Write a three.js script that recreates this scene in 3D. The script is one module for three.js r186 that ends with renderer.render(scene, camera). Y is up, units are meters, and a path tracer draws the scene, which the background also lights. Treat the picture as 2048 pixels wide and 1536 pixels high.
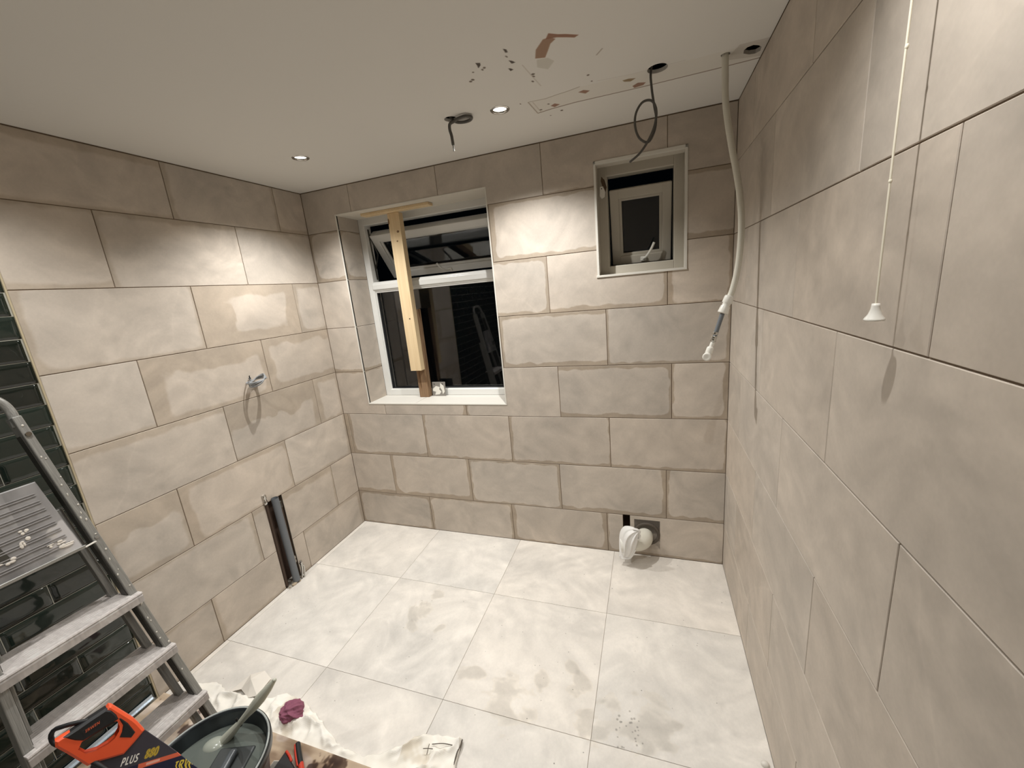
import * as THREE from 'three';
import { RoundedBoxGeometry } from 'three/addons/geometries/RoundedBoxGeometry.js';
import { mergeGeometries } from 'three/addons/utils/BufferGeometryUtils.js';

// ------------------------------------------------------------------ camera, sky, lamps, exposure
const W = 2.4465, H = 2.3167, D = 3.05;            // room: x 0..W, y 0..H, z 0 (window wall) .. D
const scene = new THREE.Scene();
scene.background = new THREE.Color(0x010203);       // night outside
const camera = new THREE.PerspectiveCamera(2 * Math.atan(768 / 800.3) * 180 / Math.PI, 2048 / 1536, 0.02, 40);
camera.rotation.order = 'YXZ';
camera.position.set(2.0718, 1.6142, 2.1901);
camera.rotation.set(-0.2326, 0.3421, -0.0939);
scene.add(camera);
const renderer = new THREE.WebGLRenderer({ antialias: true });
renderer.toneMapping = THREE.LinearToneMapping;
renderer.toneMappingExposure = 1.0;
renderer.shadowMap.enabled = true;
const LAMP_CD = 4.15, LAMP_COLOR = new THREE.Color().setRGB(1.0, 0.985, 0.955), LAMP_ANGLE = 66 * Math.PI / 180, LAMP_PENUMBRA = 0.6;
const LAMPS = [                                     // x, z, label
  [0.494, 0.475, 'lit round ceiling downlight over the corner by the larger window, leftmost lamp in the photo', 1.3],
  [1.512, 0.455, 'lit round ceiling downlight beside the hole with the short grey cable', 1.3],
  [0.494, 1.58, 'lit round ceiling downlight above the stepladder', 0.75],
  [1.58, 1.48, 'lit round ceiling downlight in the middle of the room', 0.18],
  [2.12, 1.55, 'lit round ceiling downlight beside the pull cord', 0.5],
  [0.62, 2.45, 'lit round ceiling downlight behind the camera above the far green tiles', 0.4],
];

// ------------------------------------------------------------------ random, noise
let _s = 1234567;
const rnd = () => { _s = (_s * 1664525 + 1013904223) >>> 0; return _s / 4294967296; };
const rr = (a, b) => a + (b - a) * rnd();
const PERM = new Uint8Array(512), GV = new Float32Array(256);
for (let i = 0; i < 256; i++) { PERM[i] = i; GV[i] = rnd() * 2 - 1; }
for (let i = 255; i > 0; i--) { const j = Math.floor(rnd() * (i + 1)); const t = PERM[i]; PERM[i] = PERM[j]; PERM[j] = t; }
for (let i = 0; i < 256; i++) PERM[i + 256] = PERM[i];
function vn(x, y) {                                  // value noise, -1..1
  const fx = Math.floor(x), fy = Math.floor(y); let u = x - fx, v = y - fy;
  u = u * u * (3 - 2 * u); v = v * v * (3 - 2 * v);
  const X = fx & 255, Y = fy & 255, X1 = (X + 1) & 255, Y1 = (Y + 1) & 255;
  const a = GV[PERM[X + PERM[Y]]], b = GV[PERM[X1 + PERM[Y]]], c = GV[PERM[X + PERM[Y1]]], d = GV[PERM[X1 + PERM[Y1]]];
  return a + (b - a) * u + (c - a + (a - b - c + d) * u) * v;
}
function fbm(x, y, n) { let s = 0, a = 0.5; for (let i = 0; i < n; i++) { s += a * vn(x, y); x = x * 2.03 + 17.1; y = y * 2.03 + 9.7; a *= 0.5; } return s; }
const clamp = (v, a = 0, b = 1) => v < a ? a : v > b ? b : v;
const sst = (a, b, x) => { const t = clamp((x - a) / (b - a)); return t * t * (3 - 2 * t); };

// ------------------------------------------------------------------ building helpers
const used = {};
function numbered(n) { used[n] = (used[n] || 0) + 1; return used[n] === 1 ? n : n + '_' + String(used[n] - 1).padStart(3, '0'); }
function M(name, geo, mat, parent = scene) {
  const m = new THREE.Mesh(Array.isArray(geo) ? mergeGeometries(geo.map(plain)) : geo, mat);
  m.castShadow = m.receiveShadow = true; m.name = parent === scene ? numbered(name) : name; parent.add(m); return m;
}
function plain(g) { g = g.index ? g.toNonIndexed() : g; for (const k of Object.keys(g.attributes)) if (!['position', 'normal', 'uv'].includes(k)) g.deleteAttribute(k); return g; }
function tag(o, label, category, group) { o.userData.label = label; o.userData.category = category; if (group) o.userData.group = group; return o; }
function thing(name, label, category, pos = [0, 0, 0], group) {
  const o = new THREE.Group(); o.name = numbered(name); o.position.set(...pos); scene.add(o); return tag(o, label, category, group);
}
function structure(name) { const o = new THREE.Group(); o.name = numbered(name); o.userData.kind = 'structure'; scene.add(o); return o; }
const V = (x, y, z) => new THREE.Vector3(x, y, z);
function box(x0, x1, y0, y1, z0, z1, bev = 0) {
  const w = x1 - x0, h = y1 - y0, d = z1 - z0;
  const g = bev ? new RoundedBoxGeometry(w, h, d, 2, Math.min(bev, w / 2.01, h / 2.01, d / 2.01)) : new THREE.BoxGeometry(w, h, d);
  g.translate((x0 + x1) / 2, (y0 + y1) / 2, (z0 + z1) / 2); return g;
}
function tube(pts, r, seg = 40, rad = 10, closed = false) { return new THREE.TubeGeometry(new THREE.CatmullRomCurve3(pts.map((p) => p.isVector3 ? p : V(...p)), closed, 'centripetal'), seg, r, rad, closed); }
function capTube(pts, r, seg = 40, rad = 10) {       // tube with closed round ends
  const P = pts.map((p) => p.isVector3 ? p : V(...p));
  const a = new THREE.SphereGeometry(r, rad, 6); a.translate(...P[0].toArray());
  const b = new THREE.SphereGeometry(r, rad, 6); b.translate(...P[P.length - 1].toArray());
  return mergeGeometries([plain(tube(P, r, seg, rad)), plain(a), plain(b)]);
}
function rod(a, b, r, rad = 14) {
  const A = V(...a), B = V(...b), g = new THREE.CylinderGeometry(r, r, A.distanceTo(B), rad);
  g.applyQuaternion(new THREE.Quaternion().setFromUnitVectors(V(0, 1, 0), B.clone().sub(A).normalize())); g.translate(...A.add(B).multiplyScalar(0.5).toArray()); return g;
}
function latheAlong(a, b, prof, rad = 20) {          // prof: [t along a->b in metres, radius]
  const A = V(...a), B = V(...b), g = new THREE.LatheGeometry(prof.map(([t, r]) => new THREE.Vector2(Math.max(r, 1e-5), t)), rad);
  g.applyQuaternion(new THREE.Quaternion().setFromUnitVectors(V(0, 1, 0), B.clone().sub(A).normalize())); g.translate(...a); return g;
}
function poly(pts, holes = []) {
  const s = new THREE.Shape(pts.map(([x, y]) => new THREE.Vector2(x, y)));
  for (const h of holes) s.holes.push(new THREE.Path(h.map(([x, y]) => new THREE.Vector2(x, y))));
  return s;
}
function slab(pts, depth, bev = 0, holes = []) {     // extruded polygon, front face at z = depth, back at 0
  return new THREE.ExtrudeGeometry(poly(pts, holes), bev ? { depth: depth - 2 * bev, bevelEnabled: true, bevelThickness: bev, bevelSize: bev, bevelOffset: -bev, bevelSegments: 1, curveSegments: 8 } : { depth, bevelEnabled: false, curveSegments: 24 });
}
function slabZ(pts, depth, bev, holes) { const g = slab(pts, depth, bev, holes); if (bev) g.translate(0, 0, bev); return g; }
function circle(cx, cy, r, n = 28) { return Array.from({ length: n }, (_, i) => [cx + r * Math.cos(i / n * 2 * Math.PI), cy + r * Math.sin(i / n * 2 * Math.PI)]); }
function beam(a, b, wdir, w, d, bev = 0.002) {        // rectangular bar from a to b; w along wdir, d along the third direction
  const A = V(...a), B = V(...b), y = B.clone().sub(A), L = y.length(); y.normalize();
  const z = new THREE.Vector3().crossVectors(V(...wdir), y).normalize(), x = new THREE.Vector3().crossVectors(y, z);
  const g = new RoundedBoxGeometry(w, L, d, 2, bev);
  g.applyMatrix4(new THREE.Matrix4().makeBasis(x, y, z)); g.translate(...A.add(B).multiplyScalar(0.5).toArray()); return g;
}
const rectP = (x0, y0, x1, y1) => [[x0, y0], [x1, y0], [x1, y1], [x0, y1]];
function cutRect([x0, y0, x1, y1], holes) {          // rectangle minus rectangles -> outlines
  const hs = holes.map(([a, b, c, d]) => [Math.max(a, x0), Math.max(b, y0), Math.min(c, x1), Math.min(d, y1)]).filter(([a, b, c, d]) => c - a > 1e-4 && d - b > 1e-4);
  if (!hs.length) return [rectP(x0, y0, x1, y1)];
  const uniq = (l) => [...new Set(l.map((v) => +v.toFixed(5)))].sort((a, b) => a - b);
  const xs = uniq([x0, x1, ...hs.flatMap((h) => [h[0], h[2]])]), ys = uniq([y0, y1, ...hs.flatMap((h) => [h[1], h[3]])]);
  const nx = xs.length - 1, ny = ys.length - 1, on = (i, j) => {
    if (i < 0 || j < 0 || i >= nx || j >= ny) return false;
    const cx = (xs[i] + xs[i + 1]) / 2, cy = (ys[j] + ys[j + 1]) / 2; return !hs.some(([a, b, c, d]) => cx > a && cx < c && cy > b && cy < d);
  };
  const next = new Map(), key = (i, j) => i + ',' + j;
  const edge = (a, b) => { if (!next.has(a)) next.set(a, []); next.get(a).push(b); };
  for (let i = 0; i < nx; i++) for (let j = 0; j < ny; j++) if (on(i, j)) {
    if (!on(i, j - 1)) edge(key(i, j), key(i + 1, j)); if (!on(i + 1, j)) edge(key(i + 1, j), key(i + 1, j + 1));
    if (!on(i, j + 1)) edge(key(i + 1, j + 1), key(i, j + 1)); if (!on(i - 1, j)) edge(key(i, j + 1), key(i, j));
  }
  const out = [];
  for (;;) {
    const start = [...next.keys()].find((k) => next.get(k).length); if (!start) break;
    let k = start; const loop = [];
    do { const [i, j] = k.split(',').map(Number); loop.push([xs[i], ys[j]]); k = next.get(k).shift(); } while (k !== start && k);
    const L = loop.filter((p, i) => { const a = loop[(i + loop.length - 1) % loop.length], b = loop[(i + 1) % loop.length]; return Math.abs((b[0] - a[0]) * (p[1] - a[1]) - (b[1] - a[1]) * (p[0] - a[0])) > 1e-9; });
    const xsz = Math.max(...L.map((p) => p[0])) - Math.min(...L.map((p) => p[0])), ysz = Math.max(...L.map((p) => p[1])) - Math.min(...L.map((p) => p[1]));
    if (xsz > 0.006 && ysz > 0.006) out.push(L);
  }
  return out;
}

// ------------------------------------------------------------------ textures
function dataTex(w, h, data, srgb = true) {
  const t = new THREE.DataTexture(data, w, h, THREE.RGBAFormat); t.magFilter = THREE.LinearFilter; t.minFilter = THREE.LinearMipmapLinearFilter; t.generateMipmaps = true;
  t.wrapS = t.wrapT = THREE.RepeatWrapping; if (srgb) t.colorSpace = THREE.SRGBColorSpace; t.needsUpdate = true; return t;
}
function paint(w, h, f, srgb = true) {
  const d = new Uint8Array(w * h * 4), c = [0, 0, 0];
  for (let j = 0, k = 0; j < h; j++) for (let i = 0; i < w; i++, k += 4) { f((i + 0.5) / w, (j + 0.5) / h, c); d[k] = clamp(c[0], 0, 255); d[k + 1] = clamp(c[1], 0, 255); d[k + 2] = clamp(c[2], 0, 255); d[k + 3] = 255; }
  return dataTex(w, h, d, srgb);
}
// stone-look porcelain: every tile its own piece of stone; opt.damp(tile) -> damp margins (metres) left, right, bottom, top
function stoneTex(aMax, bMax, tiles, opt) {
  const px = opt.px, w = Math.round(aMax * px), h = Math.round(bMax * px), d = new Uint8Array(w * h * 4);
  for (let k = 0; k < d.length; k += 4) { d[k] = 176; d[k + 1] = 166; d[k + 2] = 150; d[k + 3] = 255; }
  const B = opt.base, DC = opt.dampColor || [0.80, 0.755, 0.69];
  for (const t of tiles) {
    const ox = rr(0, 200), oy = rr(0, 200), tone = rr(-0.022, 0.022), warm = rr(-0.005, 0.006), vs = rnd() < opt.veins ? rr(0.5, 1) : rr(0, 0.25), va = rr(0.5, 1.2) * (rnd() < 0.5 ? -1 : 1);
    const m = opt.damp ? opt.damp(t) : null, ca = Math.cos(va), sa = Math.sin(va);
    const i0 = Math.max(0, Math.floor(t[0] * px)), i1 = Math.min(w, Math.ceil(t[2] * px)), j0 = Math.max(0, Math.floor(t[1] * px)), j1 = Math.min(h, Math.ceil(t[3] * px));
    for (let j = j0; j < j1; j++) for (let i = i0; i < i1; i++) {
      const a = (i + 0.5) / px, b = (j + 0.5) / px, x = a + ox, y = b + oy;
      const wx = vn(x * 5, y * 5) * 0.08, wy = vn(x * 5 + 40, y * 5 + 7) * 0.08;
      const n1 = fbm((x + wx) * 3.2, (y + wy) * 5.2, 3), n2 = fbm((x + wy) * 15, (y + wx) * 19, 3), n3 = vn(x * 130, y * 130) * 0.5 + vn(x * 290, y * 290) * 0.5;
      let L = 1 + tone + 0.075 * n1 + 0.072 * n2 + 0.020 * n3;
      const q = (x * ca + y * sa) * 4.2 + wx * 5 + fbm(x * 6, y * 6, 2) * 0.4, v = 1 - Math.abs(vn(q, (x * sa - y * ca) * 1.3));
      L += vs * (0.035 * Math.pow(v, 22) + 0.03 * sst(0.55, 1, v) * n2);
      let r = B[0] * (L + warm + 0.004 * n1), g = B[1] * L, bl = B[2] * (L - warm - 0.005 * n1);
      if (m) {
        const e = 0.5 + 0.5 * fbm(x * 9, y * 9, 3), f2 = vn(x * 24, y * 24) * 0.006 + fbm(x * 60, y * 60, 2) * 0.003;
        const dl = a - t[0], dr = t[2] - a, db = b - t[1], dt = t[3] - b; let s = 0; const K = 0.012;
        for (const [dd, mm] of [[dl, m[0]], [dr, m[1]], [db, m[2]], [dt, m[3]]]) { const ww = mm * (0.45 + 1.1 * e) + (mm > 0.005 ? f2 : -0.012); s += Math.exp(-(dd - ww) / K); }
        const dist = -K * Math.log(s + 1e-9);           // < 0 inside the damp margin, corners rounded
        const st = 1 - sst(-0.003, opt.soft || 0.0045, dist);
        const halo = Math.exp(-Math.max(dist, 0) / 0.012) * 0.03 * (1 - st);
        const k = st * (opt.dampK || 1);
        r *= 1 + (DC[0] - 1) * k + halo; g *= 1 + (DC[1] - 1) * k + halo; bl *= 1 + (DC[2] - 1) * k + halo;
      }
      if (opt.extra) { const c = opt.extra(a, b, n2, n3); r *= c; g *= c * (c < 1 ? 0.995 : 1); bl *= c * (c < 1 ? 0.985 : 1); }
      const k = (j * w + i) * 4; d[k] = clamp(r, 0, 255); d[k + 1] = clamp(g, 0, 255); d[k + 2] = clamp(bl, 0, 255);
    }
  }
  return dataTex(w, h, d);
}
function vp(x, y, p) {                               // value noise with period p
  const fx = Math.floor(x), fy = Math.floor(y); let u = x - fx, v = y - fy; u = u * u * (3 - 2 * u); v = v * v * (3 - 2 * v);
  const X = ((fx % p) + p) % p, Y = ((fy % p) + p) % p, X1 = (X + 1) % p, Y1 = (Y + 1) % p;
  const a = GV[PERM[X + PERM[Y]]], b = GV[PERM[X1 + PERM[Y]]], c = GV[PERM[X + PERM[Y1]]], d = GV[PERM[X1 + PERM[Y1]]];
  return a + (b - a) * u + (c - a + (a - b - c + d) * u) * v;
}
const rivenBump = paint(512, 512, (u, v, c) => { let n = 0, a = 0.5; for (let p = 7; p < 130; p *= 2) { n += a * vp(u * p, v * p, p); a *= 0.55; } c[0] = c[1] = c[2] = 128 + 105 * n; }, false);

// ------------------------------------------------------------------ materials
const std = (o) => new THREE.MeshStandardMaterial(o);
const phy = (o) => new THREE.MeshPhysicalMaterial(o);
const hex = (c) => new THREE.Color(c);
const mGrout = std({ color: hex('#7b6a58'), roughness: 0.95 });
const mGroutFloor = std({ color: hex('#b4ada2'), roughness: 0.95 });
const mGroutPale = std({ color: hex('#a3a196'), roughness: 0.9 });
const mMasonry = std({ color: hex('#4b3a30'), roughness: 1 });
const mDark = std({ color: hex('#15120f'), roughness: 1 });
const mPlaster = std({ color: hex('#cfc9bd'), roughness: 0.9 });
const mUpvc = phy({ color: hex('#dcdcd8'), roughness: 0.28, clearcoat: 0.3, clearcoatRoughness: 0.2 });
const mUpvcDirty = phy({ color: hex('#b9b3a6'), roughness: 0.4 });
const mTrimWhite = std({ color: hex('#d9d6cd'), roughness: 0.4 });
const mTrimBeige = std({ color: hex('#b3a68a'), roughness: 0.5 });
const mGlass = phy({ color: 0xffffff, transmission: 1, thickness: 0, roughness: 0.02, ior: 1.5 });
const mGasket = std({ color: hex('#1c1d1e'), roughness: 0.8 });
const mAlu = std({ color: hex('#a9a9a6'), metalness: 0.9, roughness: 0.38 });
const mSteelDark = std({ color: hex('#5b5a55'), metalness: 0.85, roughness: 0.4 });
const mChrome = std({ color: hex('#c9c8c4'), metalness: 1, roughness: 0.12 });
const mWhitePlastic = std({ color: hex('#e4e2da'), roughness: 0.35 });
const mPipeWhite = std({ color: hex('#d6d3c6'), roughness: 0.4 });
const mPipeGrey = std({ color: hex('#686d72'), roughness: 0.42 });
const mCableGrey = std({ color: hex('#8a8d8f'), roughness: 0.5 });
const mCableDark = std({ color: hex('#55534e'), roughness: 0.6 });
const mBlack = std({ color: hex('#17181a'), roughness: 0.55 });
const mOrange = std({ color: hex('#ec5a30'), roughness: 0.45 });
const mRed = std({ color: hex('#c53a26'), roughness: 0.45 });

// ------------------------------------------------------------------ tiled surfaces
const frames = {                                      // (a, b, out of the surface) -> world
  back: new THREE.Matrix4().makeBasis(V(1, 0, 0), V(0, 1, 0), V(0, 0, 1)),
  left: new THREE.Matrix4().makeBasis(V(0, 0, -1), V(0, 1, 0), V(1, 0, 0)).setPosition(0, 0, D),
  right: new THREE.Matrix4().makeBasis(V(0, 0, 1), V(0, 1, 0), V(-1, 0, 0)).setPosition(W, 0, 0),
  floor: new THREE.Matrix4().makeBasis(V(1, 0, 0), V(0, 0, -1), V(0, 1, 0)).setPosition(0, 0, D),
  ceiling: new THREE.Matrix4().makeBasis(V(1, 0, 0), V(0, 0, 1), V(0, -1, 0)).setPosition(0, H, 0),
};
function planarUV(g, aMax, bMax) { const p = g.attributes.position, u = g.attributes.uv; for (let i = 0; i < p.count; i++) u.setXY(i, p.getX(i) / aMax, p.getY(i) / bMax); return g; }
function layTiles(parent, frame, tiles, holes, mat, aMax, bMax, opt = {}) {
  const gap = (opt.gap || 0.003) / 2, T = opt.thick || 0.008;
  for (const t of tiles) for (const out of cutRect([t[0] + gap, t[1] + gap, t[2] - gap, t[3] - gap], holes)) {
    const g = planarUV(slabZ(out, T, opt.bevel || 0.0012), aMax, bMax);
    g.translate(0, 0, -T + (opt.proud ? rr(-opt.proud, opt.proud) : 0)); g.applyMatrix4(frame);
    M('tile', g, mat, parent);
  }
}
function rows(levels, joints, a0, a1) {               // running bond from the joints in each row
  const out = [];
  levels.slice(0, -1).forEach((b, i) => { const js = [a0, ...joints[i], a1]; for (let k = 0; k + 1 < js.length; k++) if (js[k + 1] - js[k] > 0.012) out.push([js[k], b, js[k + 1], levels[i + 1]]); });
  return out;
}
const J = Array.from({ length: 7 }, (_, k) => 0.2563 + 0.302 * k);
const LEVELS = [0, ...J, H - 0.003];
const WIN1 = [0.2365, 0.938, 1.244, 2.156], WIN2 = [1.823, 1.634, 2.243, 2.1755];
const SLOT = [1.9085, 0, 1.950, 0.2563], SOIL = [1.972, 0.046, 2.117, 0.236];
const ZL = 1.40;                                      // where the stone tiles on the left wall end
const CHASE = [D - 0.722, 0, D - 0.608, 0.5583];       // pipe chase cut into the left wall
const backTiles = rows(LEVELS, [[0.6, 1.21, 1.817], [0.331, 0.94, 1.546, 2.151], [0.033, 0.641, 1.248, 1.852], [0.361, 0.971, 1.576, 2.179], [0.645, 1.250, 1.855], [0.345, 0.95, 1.554, 2.159], [0.64, 1.25, 1.852], [0.359, 0.956, 1.559, 2.16]], 0, W);
const zj = (l) => l.map((z) => D - z).reverse();
const leftTiles = rows(LEVELS, [zj([0.525, 1.102]), zj([0.21, 0.801]), zj([0.5065, 1.102]), zj([0.2095, 0.803]), zj([0.506, 1.101]), zj([0.21, 0.804]), zj([0.501, 1.096]), zj([0.209, 0.796])], D - ZL, D);
const odd = [0.284, 0.879, 1.471, 2.07, 2.67], even = [0.586, 1.173, 1.77, 2.37, 2.97];
const rightTiles = rows(LEVELS, [even, odd, even, [0.268, 0.856, 1.470, 2.07, 2.67], [0.581, 1.171, 1.77, 2.37, 2.97], [0.284, 0.882, 1.471, 2.07, 2.67], [0.603, 1.2, 1.8, 2.4, 3.0], [0.30, 0.902, 1.5, 2.1, 2.7]], 0, D);
const FZ = [0, 0.492, 1.0892, 1.69, 2.29, 2.89, D];
const floorTiles = rows(FZ.map((z) => D - z).reverse(), FZ.slice(1).map(() => [0.0285, 0.6462, 1.2497, 1.8533]), 0, W);

const STONE = [187, 177, 165];
const side = (lo, hi, p = 0.8) => rnd() < p ? rr(lo, hi) : rr(0, 0.004);
const texBack = stoneTex(W, H, backTiles, { px: 760, base: STONE, veins: 0.25, dampK: 0.6, damp: (t) => t[1] > 2.0 ? [0.003, 0.003, side(0.003, 0.02), 0.004] : [side(0.004, 0.026, 0.65), side(0.004, 0.028, 0.7), side(0.006, 0.026, 0.8), side(0.002, 0.018, 0.5)] });
const leftDamp = {                                    // margins left, right, bottom, top as seen from the room
  '4:1': [0.06, 0.03, 0.02, 0.085], '4:2': [0.045, 0.004, 0.028, 0.045], '5:1': [0.17, 0.075, 0.06, 0.05], '3:1': [0.004, 0.03, 0.006, 0.13], '3:2': [0.035, 0.008, 0.012, 0.03], '2:0': [0.02, 0.012, 0.02, 0.10], '2:1': [0.035, 0.01, 0.006, 0.02],
};
const texLeft = stoneTex(D, H, leftTiles, { px: 620, base: STONE, veins: 0.55, dampK: 0.38, soft: 0.013, damp: (t) => {
  const r = LEVELS.findIndex((l) => Math.abs(l - t[1]) < 1e-6), k = leftTiles.filter((q) => q[1] === t[1]).indexOf(t), key = r + ':' + k;
  return leftDamp[key] || [side(0.002, 0.02, 0.5), side(0.002, 0.02, 0.5), side(0.002, 0.016, 0.6), side(0.002, 0.03, 0.6)];
} });
const texRight = stoneTex(D, H, rightTiles, { px: 560, base: STONE, veins: 0.75 });
const prints = [];                                    // boot-tread dots near the right-hand wall
for (let i = 0; i < 26; i++) prints.push([1.985 + rr(-0.05, 0.05), D - (1.02 + rr(-0.075, 0.075)), rr(0.002, 0.0042)]);
const specks = []; for (let i = 0; i < 150; i++) specks.push([rr(0.1, W), D - rr(0.02, 1.5), rr(0.0006, 0.0022), rr(0.3, 0.7)]);
const smudges = [[0.943, 0.565, 0.03], [0.888, 0.70, 0.05], [0.90, 0.80, 0.035], [1.73, 0.83, 0.03], [1.78, 0.88, 0.04], [1.92, 0.93, 0.04], [1.33, 0.95, 0.05], [2.05, 1.0, 0.09], [1.86, 1.05, 0.05], [1.5, 1.02, 0.09], [1.62, 0.9, 0.03], [1.06, 0.76, 0.025]];
const texFloor = stoneTex(W, D, floorTiles, { px: 520, base: [221, 216, 208], veins: 0.3, extra: (a, b, n2, n3) => {
  let c = 1;
  for (const [x, y, r] of prints) { const d = Math.abs(a - x) + Math.abs(b - y); if (d < 0.02) c -= 0.24 * (1 - sst(r * 0.5, r * 1.5, Math.hypot(a - x, b - y))); }
  for (const [x, y, r, k] of specks) if (Math.abs(a - x) < 0.01 && Math.abs(b - y) < 0.01) c -= k * (1 - sst(r * 0.5, r * 1.4, Math.hypot(a - x, (b - y) * 1.4)));
  for (const [x, z, r] of smudges) { const d = Math.hypot(a - x, b - (D - z)); if (d < r * 1.8) c -= 0.06 * (1 - sst(r * 0.55, r * 1.1, d + 0.5 * r * n2 * 3)); }
  return c;
} });
function stoneMat(t, rough, aMax, bMax) { const b = rivenBump.clone(); b.repeat.set(aMax / 0.7, bMax / 0.7); b.needsUpdate = true; return std({ map: t, roughness: rough, bumpMap: b, bumpScale: 0.0016 }); }
const mBack = stoneMat(texBack, 0.62, W, H), mLeft = stoneMat(texLeft, 0.62, D, H), mRight = stoneMat(texRight, 0.6, D, H), mFloor = stoneMat(texFloor, 0.55, W, D);
const grow = ([a, b, c, d], e) => [a - e, b - e, c + e, d + e];
const rectH = ([a, b, c, d]) => rectP(a, b, c, d);

// wall with the windows
const wallBack = structure('wall_back');
{
  const front = slab(rectP(-0.3, -0.2, W + 0.3, 2.6), 0.097, 0, [rectH(WIN1), rectH(WIN2), rectH([SLOT[0], -0.01, SLOT[2], SLOT[3]]), rectH(SOIL)]); front.translate(0, 0, -0.1);
  M('mortar_bed', front, mGrout, wallBack);
  const rear = slab(rectP(-0.3, -0.2, W + 0.3, 2.6), 0.2, 0, [rectH(WIN1), rectH(WIN2)]); rear.translate(0, 0, -0.3);
  M('masonry', rear, mMasonry, wallBack);
  layTiles(wallBack, frames.back, backTiles, [grow(WIN1, 0.001), grow(WIN2, 0.001), SLOT, SOIL], mBack, W, H);
  // tiled window reveals: left jamb in four pieces, right jamb, two sill tiles; boarded heads
  const fr = (o, d) => { const m = new THREE.Matrix4(); return m.makeBasis(...o).setPosition(...d); };
  const jambL = fr([V(0, 0, -1), V(0, 1, 0), V(1, 0, 0)], [WIN1[0] + 0.004, 0, 0]), jambR = fr([V(0, 0, 1), V(0, 1, 0), V(-1, 0, 0)], [WIN1[2] - 0.004, 0, -0.2]);
  const cuts = [WIN1[1], J[3], J[4], J[5], J[6], WIN1[3]];
  for (let i = 0; i < 5; i++) { layTiles(wallBack, jambL, [[0.0, cuts[i], 0.2, cuts[i + 1]]], [], mBack, W, H, { thick: 0.004, gap: 0.0024 }); layTiles(wallBack, jambR, [[0.0, cuts[i], 0.2, cuts[i + 1]]], [], mBack, W, H, { thick: 0.004, gap: 0.0024 }); }
}
const mSill = std({ color: hex('#d3d0c8'), roughness: 0.5 });
const sillG = [box(WIN1[0] + 0.001, 0.602, WIN1[1] - 0.008, WIN1[1] + 0.002, -0.2, 0.001, 0.0012), box(0.605, WIN1[2] - 0.001, WIN1[1] - 0.008, WIN1[1] + 0.002, -0.2, 0.001, 0.0012)];
for (const g of sillG) M('tile', g, mSill, wallBack);
M('reveal_board', box(WIN1[0] + 0.004, WIN1[2] - 0.004, WIN1[3] - 0.004, WIN1[3] + 0.004, -0.2, -0.001), mPlaster, wallBack);
for (const g of [box(WIN2[0] - 0.002, WIN2[0] + 0.004, WIN2[1], WIN2[3], -0.105, -0.002), box(WIN2[2] - 0.004, WIN2[2] + 0.002, WIN2[1], WIN2[3], -0.105, -0.002), box(WIN2[0], WIN2[2], WIN2[3] - 0.004, WIN2[3] + 0.002, -0.105, -0.002), box(WIN2[0], WIN2[2], WIN2[1] - 0.002, WIN2[1] + 0.004, -0.105, -0.002)]) M('reveal_board', g, mPlaster, wallBack);

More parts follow.
